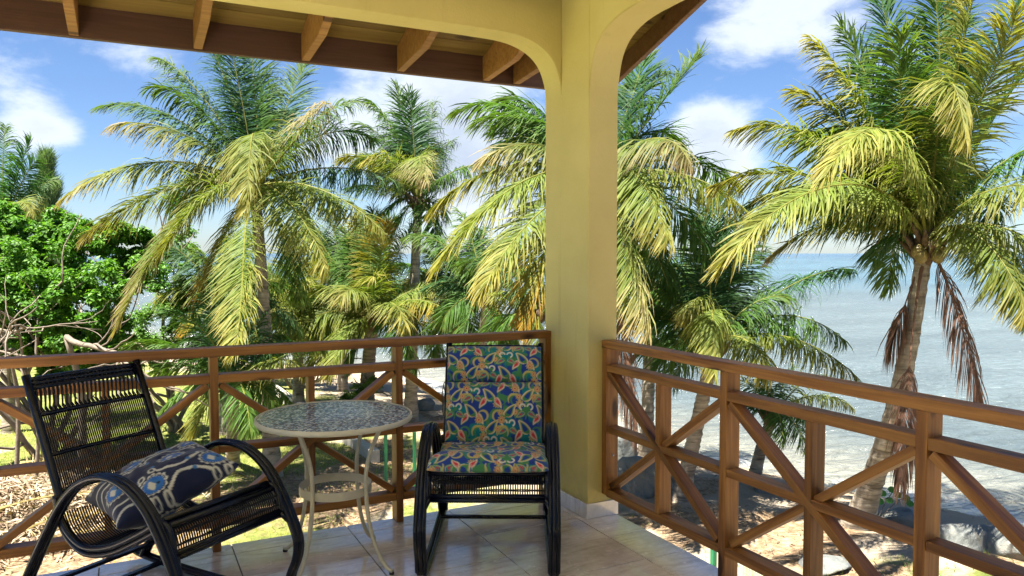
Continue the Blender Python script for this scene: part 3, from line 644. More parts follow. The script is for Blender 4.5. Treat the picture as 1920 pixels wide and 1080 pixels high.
# ------------------------------------------------------------------ table
tb = empty('round_table', (.888, 3.672, 0), 0, 'round bistro table with blue mosaic glass top and curved cream metal legs', 'table')
def table():
    m, n, l, b = new_mat('mosaic_glass'); v = objvec(n, l, (1, 1, 1), False)
    vo = n.new('ShaderNodeTexVoronoi'); vo.inputs['Scale'].default_value = 95; l.new(v, vo.inputs['Vector'])
    ve = n.new('ShaderNodeTexVoronoi'); ve.feature = 'DISTANCE_TO_EDGE'; ve.inputs['Scale'].default_value = 95; l.new(v, ve.inputs['Vector'])
    ln = n.new('ShaderNodeVectorMath'); ln.operation = 'LENGTH'; l.new(v, ln.inputs[0])
    sepc = n.new('ShaderNodeSeparateColor'); l.new(vo.outputs['Color'], sepc.inputs[0])
    inner = ramp(n, l, sepc.outputs[0], [(.0, (.12, .22, .27)), (.3, (.30, .46, .48)), (.5, (.60, .70, .68)), (.8, (.85, .90, .86))])
    outer = ramp(n, l, sepc.outputs[0], [(.0, (.05, .08, .15)), (.40, (.12, .19, .28)), (.65, (.30, .42, .48)), (.9, (.75, .82, .82))])
    md = n.new('ShaderNodeMath'); md.operation = 'MULTIPLY_ADD'; l.new(nz(n, l, 9, 3, .5, v), md.inputs[0]); md.inputs[1].default_value = .09; l.new(ln.outputs['Value'], md.inputs[2])
    mask_ = ramp(n, l, md.outputs[0], [(.24, (0, 0, 0)), (.285, (1, 1, 1)), (.335, (1, 1, 1)), (.35, (.35, .35, .35)), (.365, (1, 1, 1))])
    c = mixc(n, l, mask_, inner, outer)
    c = mixc(n, l, ramp(n, l, ve.outputs[0], [(.0, (1, 1, 1)), (.07, (0, 0, 0))]), c, (.05, .06, .08))
    l.new(c, b.inputs['Base Color']); setp(b, Roughness=.16); b.inputs['Specular IOR Level'].default_value = .35
    bump(n, l, b, sepc.outputs[1], .12, .001)
    def lathe(prof, k=72):
        V = []; f = []; an = np.linspace(0, 2*math.pi, k, endpoint=False)
        for (r_, z_) in prof: V += [(r_*math.cos(a), r_*math.sin(a), z_) for a in an]
        for i in range(len(prof)-1):
            for j in range(k): f.append((i*k+j, i*k+(j+1) % k, (i+1)*k+(j+1) % k, (i+1)*k+j))
        return V, f
    R = .366
    mb = MB(); v_, f = lathe([(.0005, .712), (R-.010, .712), (R-.007, .718), (R-.010, .7215), (.0005, .7215)]); mb.add(v_, f); mb.build('mosaic_top', m, tb, False)
    mb = MB(); v_, f = lathe([(R-.006, .724), (R-.001, .726), (R+.003, .722), (R+.004, .706), (R, .700), (R-.02, .699), (R-.02, .708), (R-.006, .710), (R-.006, .724)]); mb.add(v_, f); mb.build('rim', CREAM, tb, True)
    mb = MB(); rr = .167; v_, f = lathe([(rr, .352), (rr, .392), (rr+.004, .392), (rr+.004, .352), (rr, .352)]); mb.add(v_, f); mb.build('ring', CREAM, tb, False)
    base = math.atan2(3.429-3.672, 1.075-.888)
    for k in range(4):
        a = base+k*math.pi/2+(.05 if k % 2 else 0)
        prof = bez([(.275, .697, 0), (.252, .66, 0), (.205, .56, 0), (.180, .46, 0), (.1795, .372, 0), (.188, .28, 0), (.212, .17, 0), (.258, .07, 0), (.305, .022, 0), (.328, .016, 0)], 36)[:, :2]
        mb = MB(); v_, f = tube([(p[0]*math.cos(a), p[0]*math.sin(a), p[1]) for p in prof], .0100, 10); mb.add(v_, f); lg = mb.build('leg', CREAM, tb, True)
        mb = MB(); v_, f = tube([(.322*math.cos(a), .322*math.sin(a), .0), (.322*math.cos(a), .322*math.sin(a), .012)], .012, 12); mb.add(v_, f); mb.build('foot', RUBBER, lg, True)
    mb = MB(); v_, f = tube([(.285*math.cos(a), .285*math.sin(a), .700) for a in np.linspace(0, 2*math.pi, 40, endpoint=False)], .007, 6, closed=True); mb.add(v_, f); mb.build('support_hoop', CREAM, tb, True)
table()

# ------------------------------------------------------------------ palms
LK = .80; GRN = LK*np.array([.062, .140, .022]); YG = LK*np.array([.125, .180, .030]); YEL_ = LK*np.array([.30, .255, .055]); ORA = LK*np.array([.46, .22, .02]); TAN = LK*np.array([.36, .27, .13]); BRN = np.array([.16, .085, .055]); DG = LK*np.array([.036, .100, .030]); BG = LK*np.array([.05, .11, .05])
STY = {'g': (GRN, YG), 'y': (YG, YEL_), 'd': (DG, GRN), 'b': (BG, YG), 'o': (YG*1.1, ORA), 't': (YG, TAN), 'x': (BRN, BRN*1.25), 'z': (YG*1.1, YEL_*1.05)}
WIND = -RT*.42+np.array([0, 0, 0])
def frond_mesh(base, tip, arch, sty, droop=.55, L=.80, npair=None, roll=None, scale=1.0, width=.040, mat=None, seed=None, close=0, s0=.13, windy=1.0):
    """one pinnate leaf from base to tip (world points); returns MB relative to base"""
    r_ = np.random.default_rng(seed if seed is not None else rng.integers(1 << 30))
    b = np.array(base, float); t = np.array(tip, float); ln = np.linalg.norm(t-b)
    side = np.cross(t-b, [0, 0, 1.]); side /= np.linalg.norm(side)+1e-9
    c1 = b+(t-b)*.30+np.array([0, 0, 1])*arch*ln*1.15+side*r_.normal(0, .03)*ln
    c2 = b+(t-b)*.74+np.array([0, 0, 1])*arch*ln*1.00+side*r_.normal(0, .05)*ln
    n = 30; T = np.linspace(0, 1, n)[:, None]
    P = (1-T)**3*b+3*(1-T)**2*T*c1+3*(1-T)*T*T*c2+T**3*t
    tg = np.gradient(P, axis=0); tg /= np.linalg.norm(tg, axis=1)[:, None]; arcl = np.concatenate([[0], np.cumsum(np.linalg.norm(np.diff(P, axis=0), axis=1))]); tot = arcl[-1]
    ca, cb = STY[sty]; ca = ca*r_.uniform(.8, 1.2); cb = cb*r_.uniform(.8, 1.2); mb = MB()
    rad = np.interp(arcl/tot, [0, .08, .25, 1], [.045, .030, .018, .003])*scale**.7
    V, f = tube(P-b, rad, 5); rc = (ca*.5+YEL_*.6) if sty != 'x' else BRN; mb.add(V, f, np.tile(rc, (len(V), 1)))
    if npair is None: npair = int(np.clip(tot*54/scale, 70, 230))
    ss = np.linspace(s0, .995, npair)
    ss = np.repeat(ss, 2)+r_.normal(0, .002, 2*npair); sd = np.tile([1., -1.], npair); ss = np.clip(ss, 0, 1)
    al = ss*tot; Pp = np.stack([np.interp(al, arcl, P[:, k]) for k in range(3)], 1); Tt = np.stack([np.interp(al, arcl, tg[:, k]) for k in range(3)], 1); Tt /= np.linalg.norm(Tt, axis=1)[:, None]
    q = (ss-s0)/(1-s0); ll = .92*L*scale*np.interp(q, [0, .12, .35, .6, .85, 1], [.55, .85, 1, .95, .66, .36])*r_.uniform(.72, 1.12, len(q))*(r_.uniform(0, 1, len(q)) > .05)+.02
    up = np.array([0, 0, 1.]); B = np.cross(Tt, up); bn = np.linalg.norm(B, axis=1)
    alt = np.cross(Tt, side)  # for near-vertical parts
    B = np.where((bn > .25)[:, None], B/(bn[:, None]+1e-9), side)
    Nn = np.cross(B, Tt); ro = (roll if roll is not None else r_.normal(0, .35))+.25*np.sin(q*3+r_.uniform(0, 6))
    cr, sr = np.cos(ro)[:, None] if hasattr(ro, '__len__') else math.cos(ro), np.sin(ro)[:, None] if hasattr(ro, '__len__') else math.sin(ro)
    B2 = B*cr+Nn*sr; N2 = Nn*cr-B*sr
    sw = np.interp(q, [0, .5, 1], [.35, .62, 1.15])+r_.normal(0, .11, len(q))+.16*np.sin(q*37+r_.uniform(0, 6)); vup = .22+r_.normal(0, .13, len(q))
    D = B2*(sd*np.cos(sw))[:, None]+Tt*np.sin(sw)[:, None]+N2*vup[:, None]; D /= np.linalg.norm(D, axis=1)[:, None]
    if close: D = D*(1-close)+Tt*close; D /= np.linalg.norm(D, axis=1)[:, None]
    dr = droop*1.0*(1+r_.normal(0, .26, len(q)))
    down = np.array([0, 0, -1.])+windy*WIND*r_.uniform(.2, 1.6, (len(q), 1))*r_.uniform(.5, 1.6)
    K = 4; pts = [Pp]; cur = Pp; dd = D
    for k in range(1, K):
        dd = dd+down*(dr*(.42+.25*k))[:, None]; dd /= np.linalg.norm(dd, axis=1)[:, None]; cur = cur+dd*(ll/(K-1))[:, None]; pts.append(cur)
    wd = Tt-dd*0; W0 = Tt-D*np.sum(Tt*D, 1)[:, None]; W0 /= np.linalg.norm(W0, axis=1)[:, None]+1e-9
    W0 = W0+N2*r_.normal(0, .45, len(q))[:, None]; W0 /= np.linalg.norm(W0, axis=1)[:, None]
    wv = [.5, 1, .85, .0]; M = len(q); Vs = []; Cs = []
    tipc = np.clip((q-.55)*1.6+r_.normal(0, .2, M), 0, 1)*.8
    for k in range(K):
        w_ = (width*.52*.5*scale**.8*wv[k]); mixk = np.clip(tipc+[.0, .1, .3, .65][k]*(1 if sty in 'yotz' else .4), 0, 1)[:, None]
        cc = ca*(1-mixk)+(cb*(1-.45*(k == K-1))+TAN*.45*(k == K-1))*mixk; cc = cc*r_.uniform(.85, 1.15, (M, 1)) if k == 0 else cc
        if k < K-1: Vs += [pts[k]-W0*w_-b, pts[k]+W0*w_-b]; Cs += [cc, cc]
        else: Vs += [pts[k]-b]; Cs += [cc]
    V = np.stack(Vs, 1); C = np.stack(Cs, 1); nv = V.shape[1]; base_i = np.arange(M)*nv
    f = [[base_i+0, base_i+1, base_i+3, base_i+2], [base_i+2, base_i+3, base_i+5, base_i+4]]
    fa = np.concatenate([np.stack(x, 1) for x in f]); tri = np.stack([base_i+4, base_i+5, base_i+6], 1)
    n0 = mb.n; mb.v.append(V.reshape(-1, 3)); mb.c.append(C.reshape(-1, 3)); mb.n += M*nv
    mb.f.extend(map(tuple, (fa+n0).tolist())); mb.f.extend(map(tuple, (tri+n0).tolist()))
    return mb
def palm(label, crown, base, tips, fill=8, r0=.15, r1=.10, flen=3.2, sty='g', scale=1.0, L=.8, bend=.3, nuts=0, dead=(), wid=.040, name='palm_tree', upright=.5, group=None, buried=None, mid=None):
    cu_, cv, cd = crown; C = at(cu_, cv, cd)
    B = np.array(base, float)
    root = empty(name, tuple(B), 0, label, 'palm tree', group)
    n = 26; T = np.linspace(0, 1, n)[:, None]; H = np.array([0, 0, 1.])*np.linalg.norm(C-B)
    if mid is not None:
        mp = at(*mid); path = bez([B-np.array([0, 0, .15]), mp, C-np.array([0, 0, .05])], n)
    else: path = (1-T)**2*(B-np.array([0, 0, .15]))+2*(1-T)*T*((B+C)/2+(C-B)*[-bend*.5, -bend*.5, bend*.3])+T*T*(C-np.array([0, 0, .05]))
    ts = np.linspace(0, 1, n); rr = r1+(r0-r1)*(1-ts)**1.4+.6*r0*np.exp(-ts*12)
    rings = 1+.045*np.sin(np.arange(n)*2.4); pf = bez(path, 80); rf_ = np.interp(np.linspace(0, 1, 80), ts, rr)*(1+.035*np.sin(np.arange(80)*1.9)+rng.normal(0, .012, 80))
    mb = MB(); v, f = tube(pf-B, rf_, 14); v = v+rng.normal(0, .003, v.shape); mb.add(v, f); mb.build('trunk', TRUNK, root, True)
    # crown boss of old leaf bases and fibre
    mb = MB(); ax = (pf[-1]-pf[-6]); ax /= np.linalg.norm(ax)
    for k in range(int(13)):
        a = k*2.4; d = RT*math.cos(a)+np.array([FW[0], FW[1], 0])*math.sin(a); s_ = scale
        p0 = C-B-ax*(.34-.02*k)*s_+d*r1*.8; p1 = p0+d*.17*s_+np.array([0, 0, .20])*s_; p2 = p1+d*.10*s_+np.array([0, 0, .10])*s_
        v, f = tube([p0, p1, p2], [.055*s_, .04*s_, .014*s_], 6); mb.add(v, f)
    v, f = tube([C-B-ax*.42*scale, C-B-ax*.1*scale, C-B+ax*.16*scale], [r1*1.05, r1*1.7, r1*.7], 10); v = v+rng.normal(0, .012, v.shape); mb.add(v, f)
    mb.build('crown_base', FIBRE, root, True)
    def add(mbf, nm='frond', mt=LEAF, off=(0, 0, 0)):
        o = mbf.build(nm, mt, root); o.location = tuple(C+np.array(off)-B); return o
    for tp in tips:
        u, v_, dd, arch = tp[:4]; s_ = tp[4] if len(tp) > 4 else sty; dr = tp[5] if len(tp) > 5 else .55
        T3 = at(u, v_, cd+dd); st_ = C+ (T3-C)/np.linalg.norm(T3-C)*.06
        add(frond_mesh(st_, T3, arch, s_, dr, L, None, None, scale, wid), off=st_-C)
    for k in range(fill):
        a = rng.uniform(0, 2*math.pi); el = rng.uniform(-.5, 1.15) if upright else rng.uniform(-.6, .6)
        d = np.array([math.cos(a)*math.cos(el), math.sin(a)*math.cos(el), math.sin(el)])
        if d@FW < -.2 and tips: d = d-2*(d@FW)*FW*.9
        d /= np.linalg.norm(d); Lf = flen*rng.uniform(.75, 1.05); T3 = C+d*Lf*.9
        add(frond_mesh(C+d*.06, T3, .16 if el > .7 else .26, random.choice([sty, 'd', 'g', 'b']), .6, L, None, None, scale, wid), off=d*.06)
    for (u, v_, dd, arch, s0_) in dead:
        T3 = at(u, v_, cd+dd); o = add(frond_mesh(C-np.array([0, 0, .12]), T3, arch, 'x', 1.2, .85*L/.8, 100, None, scale, .034, close=.35, s0=s0_, windy=.05), 'dead_frond', DRY, (0, 0, -.12)); o['label'] = 'dead brown frond hanging limp'
    for k in range(nuts):
        a = k*1.3; d = RT*math.cos(a)*.22-np.array([FW[0], FW[1], 0])*abs(math.sin(a))*.22; bm = bmesh.new(); bmesh.ops.create_icosphere(bm, subdivisions=2, radius=.095)
        for v in bm.verts: v.co.z *= 1.25
        me = bpy.data.meshes.new('coconut'); bm.to_mesh(me); bm.free(); me.materials.append(NUT); me.polygons.foreach_set('use_smooth', [True]*len(me.polygons)); o = link('coconut', me, root); o.location = tuple(C-B+d*scale+np.array([0, 0, -.22-.06*(k % 2)]))
    return root, C, B
GP = 'coconut palms along the shore'
def under(u, d):   # ground point under screen column u at forward distance d
    p = at(u, 475, d); return np.array([p[0], p[1], gz(p[:2])[0]])
palm('big coconut palm left of centre, bright frond hanging straight down to the railing', (478, 352, 14.5), under(505, 15.2), [
    (188, 200, 0, .20, 'b', .5), (212, 235, -1.2, .20, 't', .7), (118, 372, -1.2, .22, 't', .75), (160, 445, -1.8, .17, 't', .7), (222, 612, -3.0, .22, 't', .8), (440, 660, -3.6, .05, 'z', .35),
    (296, 108, .8, .14, 'b'), (280, 165, 0, .22, 'g'), (395, 70, 1, .1, 'd'), (430, 60, .4, .06, 'd', .3), (470, 40, 1, .05, 'g', .3), (575, 120, 1.2, .03, 'b', .2), (612, 190, -2.0, .02, 't', .9),
    (755, 345, 1, .16, 'b', .9), (722, 440, -1, .17, 'y', .7), (612, 505, -1.6, .22, 'y', .8), (462, 392, -3.6, .34, 'z', .9), (300, 480, -2.4, .22, 'y', .7), (560, 560, -.5, .2, 'g'), (370, 570, 0, .14, 'o', .7), (640, 400, 1.5, .2, 'd'), (330, 400, 2, .2, 'd')],
    fill=6, sty='g', group=GP, L=.84, wid=.042)
palm('slender ragged palm standing far back between the big left palm and the column', (785, 375, 21), under(768, 21), [
    (640, 300, 0, .24, 'y'), (668, 232, 0, .22, 'b'), (690, 190, .5, .2, 'g'), (740, 158, .3, .08, 'g', .3), (765, 175, 0, .05, 'd', .3), (815, 190, 1, .05, 'b', .9), (852, 262, .5, .18, 'b', 1.1), (850, 330, 0, .22, 'g', 1.0), (690, 300, -1.5, .28, 'y'), (800, 340, -3, .35, 't'),
    (818, 450, -1, .18, 'g'), (735, 440, -.5, .18, 'g'), (655, 352, .5, .12, 'd'), (835, 400, 0, .2, 'd')], fill=5, sty='g', group=GP, r0=.16, r1=.12, L=.95, wid=.05, flen=3.4)
palm('palm partly hidden by the yellow column, long yellow fronds sweeping out left and right', (1128, 345, 12.5), under(1120, 13.2), [
    (892, 232, 0, .27, 'g', .6), (905, 300, -.8, .25, 't', .8), (812, 392, -1, .22, 'y', .7), (905, 545, -2.6, .12, 'z', .5), (820, 500, -1.8, .24, 'y', .8), (992, 610, -2.2, .25, 'o', .8), (940, 190, 1, .2, 'b'),
    (1205, 105, .8, .03, 'd', .15), (1310, 105, 0, .02, 'b', .2), (1290, 300, -2.2, .26, 't', .9), (1428, 425, -.9, .24, 'z', .7), (1255, 450, -2.2, .28, 'y', .9), (1215, 620, -2, .14, 't', .6), (1330, 480, 0, .25, 'd'), (1260, 560, 1, .2, 'd'), (1385, 350, 1, .2, 'g'), (1200, 480, -1, .3, 'g')],
    fill=9, sty='g', group=GP, L=.88, wid=.046, dead=((1192, 815, -.2, .0, .5),))
palm('low bushy palm left of the yellow column with a dark leaning trunk', (700, 598, 20.5), gpt(686, 760), [
    (555, 548, 0, .25, 'y'), (598, 470, .5, .15, 'g'), (640, 425, .5, .1, 'g', .4), (700, 395, .8, .05, 'g', .3), (722, 420, -.5, .06, 'o', .3), (775, 430, .4, .12, 'g'), (535, 640, -.6, .26, 'y', .8), (575, 705, -.6, .3, 'y', .8), (868, 610, -1, .28, 'o', .7), (850, 545, 0, .22, 'y'),
    (780, 690, -1, .3, 'g', .8), (620, 700, -1.4, .32, 'z', .8), (830, 660, .4, .3, 'g'), (660, 690, 0, .3, 'd'), (530, 590, 1, .2, 'g'), (700, 520, -1, .3, 'z'), (760, 610, -1.5, .35, 'z'), (640, 560, -1.5, .35, 'y')], fill=8, sty='y', group=GP, r0=.22, r1=.17, L=.95, wid=.055, flen=3.4)
palm('mid-height palm right of the big left palm, fresh green spear leaf standing up', (560, 610, 21.5), under(556, 22), [
    (488, 560, 0, .25, 'g'), (530, 440, .3, .03, 'g', .2), (548, 430, -.3, .02, 'z', .15), (612, 500, 0, .15, 'y'), (660, 560, 0, .25, 'o'), (470, 650, -.5, .28, 'y'), (610, 700, -1, .3, 'y'), (500, 690, -1, .3, 'z', .8), (655, 640, .4, .25, 'g'), (560, 540, -1.5, .35, 'z'), (520, 590, -1.5, .3, 'y')], fill=7, sty='y', group=GP, r0=.17, r1=.13, L=.98, wid=.055, flen=3.2)
palm('short young palm by the lawn behind the left chair, pale trunk and wide dark fronds', (438, 722, 13.8), gpt(436, 868), [
    (308, 590, -1.2, .24, 'd', .3), (232, 655, -.6, .22, 'g', .5), (385, 555, .4, .06, 'd', .3), (290, 700, .2, .2, 'g'), (300, 780, -.8, .3, 'g', .8), (568, 690, -.5, .24, 'y', .7), (470, 810, -1.2, .3, 'g', .9), (520, 760, 0, .3, 'g'), (365, 810, -1, .34, 'y', .9), (425, 560, .6, .05, 'g', .3), (500, 590, .4, .1, 'd'), (548, 640, .4, .2, 'd'), (340, 640, .8, .2, 'd')], fill=4, sty='g', group=GP, r0=.13, r1=.11, L=.72, wid=.045, flen=2.2)
palm('short palm against the water right of the column, yellow fronds drooping over its slim trunk', (1338, 645, 13.6), gpt(1274, 935), [
    (1292, 590, -1.6, .34, 'y', 1.0), (1305, 372, .5, .04, 'd', .2), (1350, 345, .9, .03, 'd', .2), (1408, 395, .9, .04, 'd', .25), (1435, 470, .9, .12, 'g'), (1598, 505, .9, .14, 'd', .8), (1585, 640, .1, .26, 'g', .9), (1612, 712, -.5, .22, 'y', .9), (1340, 700, -2.6, .36, 'z', 1.1), (1440, 700, -1.2, .32, 'y', 1.0), (1232, 690, -.8, .26, 'g'), (1195, 605, 0, .2, 'd'), (1185, 680, .4, .26, 'g'), (1270, 500, .2, .12, 'd'), (1480, 560, 0, .24, 'g'), (1500, 640, 1, .25, 'd')], fill=7, sty='g', group=GP, r0=.15, r1=.115, L=.80, wid=.043, bend=-.05, flen=2.8)
palm('very small palm near the waterline, drooping green fronds above a stubby bent trunk', (1452, 775, 15.0), gpt(1412, 900), [
    (1598, 765, -.3, .26, 'y'), (1515, 840, -.8, .28, 'g', .9), (1392, 770, 0, .28, 'g'), (1545, 705, .2, .2, 'y'), (1488, 690, .3, .1, 'g'), (1425, 700, .3, .12, 'g'), (1540, 800, -.4, .3, 'g', .9), (1470, 830, -1, .34, 'g', 1.)], fill=3, sty='g', group=GP, r0=.13, r1=.1, L=.62, wid=.04, scale=.8, flen=1.6)
D_ = palm('tallest palm at the right by the water, curved ringed trunk and dead fronds hanging down', (1738, 445, 11.6), gpt(1603, 985), [
    (1378, 245, 0, .23, 'y', .6), (1520, 72, .2, .09, 'z', .5), (1576, 50, .6, .07, 'g', .4), (1488, 172, .6, .15, 'y', .5), (1338, 350, -.4, .18, 'y', .6), (1345, 505, -2.0, .27, 'z', .7), (1548, 330, -2.8, .32, 'z', .8), (1450, 480, .4, .24, 't'),
    (1648, -10, .4, .10, 'd', .3), (1600, 120, 1, .1, 'd', .5), (1740, -90, 0, .03, 'g', .25), (1790, -120, .6, .03, 'd', .2), (1905, 20, -1.6, .10, 'z', .2), (1838, -60, -.8, .03, 'z', .25), (1812, 262, -2.4, .62, 'y', .8), (1930, -60, 1, .08, 'd', .3), (2000, 60, .2, .1, 'g'), (2040, 260, 0, .2, 'g', .7), (1975, 365, -1.5, .26, 'y', .8),
    (2010, 520, -1, .3, 't', .8), (1925, 590, -1.4, .38, 'y', .9), (1640, 480, 1, .3, 'd'), (1860, 420, 1.2, .3, 'd'), (1560, 420, 1, .25, 'd'), (1690, 60, -1, .06, 'g', .3), (1500, 250, .8, .2, 'd')],
    fill=10, sty='g', group=GP, r0=.19, r1=.112, L=.86, wid=.046, flen=3.3, mid=(1684, 745, 11.9), nuts=5, dead=((1838, 748, -.6, .17, .13), (1688, 905, -.5, .06, .52), (1672, 640, .1, .02, .6)))
palm('palm at the left frame edge with feathery fronds above the green shrub', (5, 420, 19), under(8, 19.4), [
    (70, 300, -.3, .12, 'd', .3), (58, 262, 0, .04, 'd', .2), (10, 235, .4, .05, 'g'), (60, 400, -1, .3, 'y'), (-60, 280, 0, .1, 'g'), (40, 470, -1, .35, 'g', .9), (-90, 400, 0, .25, 'g'), (150, 420, .8, .22, 'y', .5)], fill=4, sty='g', group=GP, r0=.14, r1=.11, L=.7, wid=.045, flen=2.3)
palm('thin-trunked palm just left of the column, orange-tipped frond hanging beside it', (912, 560, 17.5), gpt(900, 760), [
    (850, 480, 0, .15, 'g'), (900, 440, .5, .06, 'd'), (960, 450, .5, .1, 'g'), (1010, 500, 0, .2, 'g'), (1008, 610, -1.2, .30, 'o', .8), (830, 600, -.4, .28, 'g'), (860, 660, -.8, .32, 'g', .9), (960, 670, -.6, .3, 'g', .9), (1050, 620, .4, .25, 'y'), (800, 540, .6, .2, 'd')], fill=6, sty='g', group=GP, r0=.13, r1=.1, L=.8, wid=.046, flen=2.7)
palm('palm with slanting trunk beside the column, low over the back railing', (1010, 590, 16), gpt(962, 770), [
    (930, 520, 0, .2, 'g'), (1000, 470, 0, .05, 'd'), (920, 640, -.5, .3, 'g', .9), (1100, 540, 0, .2, 'g'), (1020, 690, -.6, .3, 't', 1.0), (1110, 640, 0, .3, 'g')], fill=6, sty='g', group=GP, r0=.13, r1=.1, L=.75, wid=.046, flen=2.4)

palm('palm deep in the thicket straight behind the round table, mostly green and shaded', (640, 545, 25), under(640, 25.5), [
    (560, 500, 0, .22, 'g'), (600, 455, 0, .1, 'g'), (660, 440, 0, .05, 'g'), (720, 490, 0, .22, 'y'), (740, 560, 0, .28, 'g'), (560, 580, -.5, .3, 'y'), (610, 640, -1, .32, 'g'), (690, 640, -1, .32, 'y')], fill=8, sty='g', group=GP, r0=.16, r1=.13, L=1.0, wid=.06, flen=3.4)
palm('green palm in the thicket between the slender palm and the paisley chair', (850, 570, 23), under(850, 23.5), [
    (770, 530, 0, .24, 'y'), (800, 470, 0, .14, 'g'), (860, 440, 0, .05, 'g'), (920, 500, 0, .2, 'g'), (940, 590, 0, .28, 'y'), (770, 620, -.6, .3, 'o'), (820, 670, -1, .32, 'g'), (900, 670, -1, .32, 'y')], fill=8, sty='g', group=GP, r0=.16, r1=.13, L=1.0, wid=.06, flen=3.2)
palm('half-hidden green palm just behind and right of the big left palm trunk', (420, 560, 18.5), under(418, 19), [
    (340, 520, 0, .22, 'g'), (372, 470, 0, .12, 'g'), (430, 450, 0, .05, 'd'), (500, 500, 0, .22, 'g'), (500, 600, -.5, .3, 'g'), (350, 620, -.5, .3, 'o'), (300, 560, 0, .26, 'y'), (430, 640, -1, .34, 'g')], fill=7, sty='g', group=GP, r0=.15, r1=.12, L=.9, wid=.05, flen=2.6)
palm('dark green palm tucked against the right side of the column, behind its neighbours', (1222, 540, 16.5), under(1215, 17), [
    (1180, 440, 0, .08, 'd'), (1250, 430, 0, .06, 'g'), (1310, 500, 0, .22, 'g'), (1310, 590, -.4, .3, 'g'), (1170, 610, -.5, .3, 'y'), (1240, 660, -.8, .34, 'g'), (1300, 640, -.2, .3, 'd'), (1165, 520, .3, .2, 'g')], fill=8, sty='g', group=GP, r0=.15, r1=.12, L=.85, wid=.048, flen=2.6)
# ------------------------------------------------------------------ broad-leaved shrub, branches, casuarina
def leaves(centres, radii, n, size, cols, seed, squash=.75, wid=.62):
    """scatter n bent leaves in the shells of several overlapping clumps"""
    r_ = np.random.default_rng(seed); k = r_.integers(0, len(centres), n); C = np.array(centres)[k]; R = np.array(radii)[k]
    d = r_.normal(0, 1, (n, 3)); d /= np.linalg.norm(d, axis=1)[:, None]; rad = R*r_.uniform(.1, 1, n)**.5*(1+r_.normal(0, .22, n))
    P = C+d*rad[:, None]*[1, 1, squash]
    up = d*.6+np.array([0, 0, .7])+r_.normal(0, .45, (n, 3)); up /= np.linalg.norm(up, axis=1)[:, None]
    t = np.cross(up, r_.normal(0, 1, (n, 3))); t /= np.linalg.norm(t, axis=1)[:, None]; s = np.cross(up, t); sz = size*r_.uniform(.6, 1.3, n)[:, None]
    a = P; b1 = P+t*sz*.5+s*sz*wid*.5+up*sz*.08; b2 = P+t*sz*.5-s*sz*wid*.5+up*sz*.08; e = P+t*sz-up*sz*.12
    V = np.stack([a, b1, e, b2], 1).reshape(-1, 3); i = np.arange(n)*4; f = np.concatenate([np.stack([i, i+1, i+2], 1), np.stack([i, i+2, i+3], 1)])
    ci = r_.uniform(0, 1, n)[:, None]; c = np.array(cols[0])*(1-ci)+np.array(cols[1])*ci; c = np.repeat(c, 4, 0)
    return V, f.tolist(), c
def limb(p, d, L, r, depth, mb, rr, gn=0):
    n = 6; pts = [np.array(p)]; d = np.array(d, float)
    for i in range(n):
        d = d+rr.normal(0, .22, 3)+np.array([0, 0, .03]); d /= np.linalg.norm(d); pts.append(pts[-1]+d*L/n)
    v, f = tube(pts, np.linspace(r, r*.5, n+1), 6); mb.add(v, f)
    if depth > 0:
        for k in range(3):
            i = rr.integers(2, n+1); dd = d+rr.normal(0, .6, 3); dd /= np.linalg.norm(dd); limb(pts[i], dd, L*.65, r*.5, depth-1, mb, rr)
def shrub(name, label, cat, blobs, depth, n, size, cols, trunk, seed, group=None, nl=5):
    rr = np.random.default_rng(seed); cs = [at(u, v, depth+dd) for (u, v, r, dd) in blobs]; rs = [r/F_PX*depth for (u, v, r, dd) in blobs]
    B = np.array([*trunk, gz(np.array([trunk]))[0]]); root = empty(name, tuple(B), 0, label, cat, group)
    # secondary clumps give an uneven outline
    C2 = []; R2 = []
    for c, r in zip(cs, rs):
        for _ in range(26):
            d = rr.normal(0, 1, 3); d /= np.linalg.norm(d); C2.append(c+d*r*rr.uniform(.35, 1.12)*[1, 1, .8]); R2.append(r*rr.uniform(.12, .30))
    V, f, c = leaves(C2, R2, n, size, cols, seed); mb = MB(); mb.add(V-B, f, c); o = mb.build('foliage', BLEAF, root); o['kind'] = 'stuff'
    mb = MB()
    for i in range(nl):
        t = cs[i % len(cs)]-B; t = t/np.linalg.norm(t)+rr.normal(0, .25, 3); limb((rr.normal(0, .1), rr.normal(0, .1), -.05), t, np.linalg.norm(cs[i % len(cs)]-B)*.8, .07, 2, mb, rr)
    mb.build('branches', BARK, root, True); return root
g_hi = [(.035, .12, .012), (.13, .26, .03)]
p = onz(90, 760, G0)
shrub('broadleaf_shrub', 'large glossy bright green shrub filling the left side behind the railing', 'shrub',
      [(20, 520, 90, 0), (110, 500, 100, .3), (60, 590, 80, -.6), (170, 560, 80, -.2), (230, 520, 75, .8), (250, 460, 55, 1.4), (150, 450, 60, 1), (60, 450, 65, .8), (-60, 500, 100, 0), (200, 620, 60, 0), (0, 440, 70, .8), (120, 430, 50, 1), (190, 450, 50, .8), (0, 600, 70, 0), (120, 620, 60, .2), (50, 650, 60, .3), (170, 665, 50, .2), (-20, 660, 60, .4), (110, 700, 40, .5)], 15.2, 120000, .095, g_hi, tuple(under(90, 15.6)[:2]), 21, nl=7)
shrub('broadleaf_shrub', 'smaller rounded green shrub with thin leaves showing under the big left palm', 'shrub',
      [(300, 600, 70, 0), (350, 540, 60, .5), (270, 660, 50, -.3), (400, 620, 70, .6), (330, 470, 60, 1.5), (450, 560, 70, 1)], 18.5, 22000, .085, [(.05, .13, .02), (.13, .24, .04)], tuple(under(320, 19)[:2]), 22, nl=5)
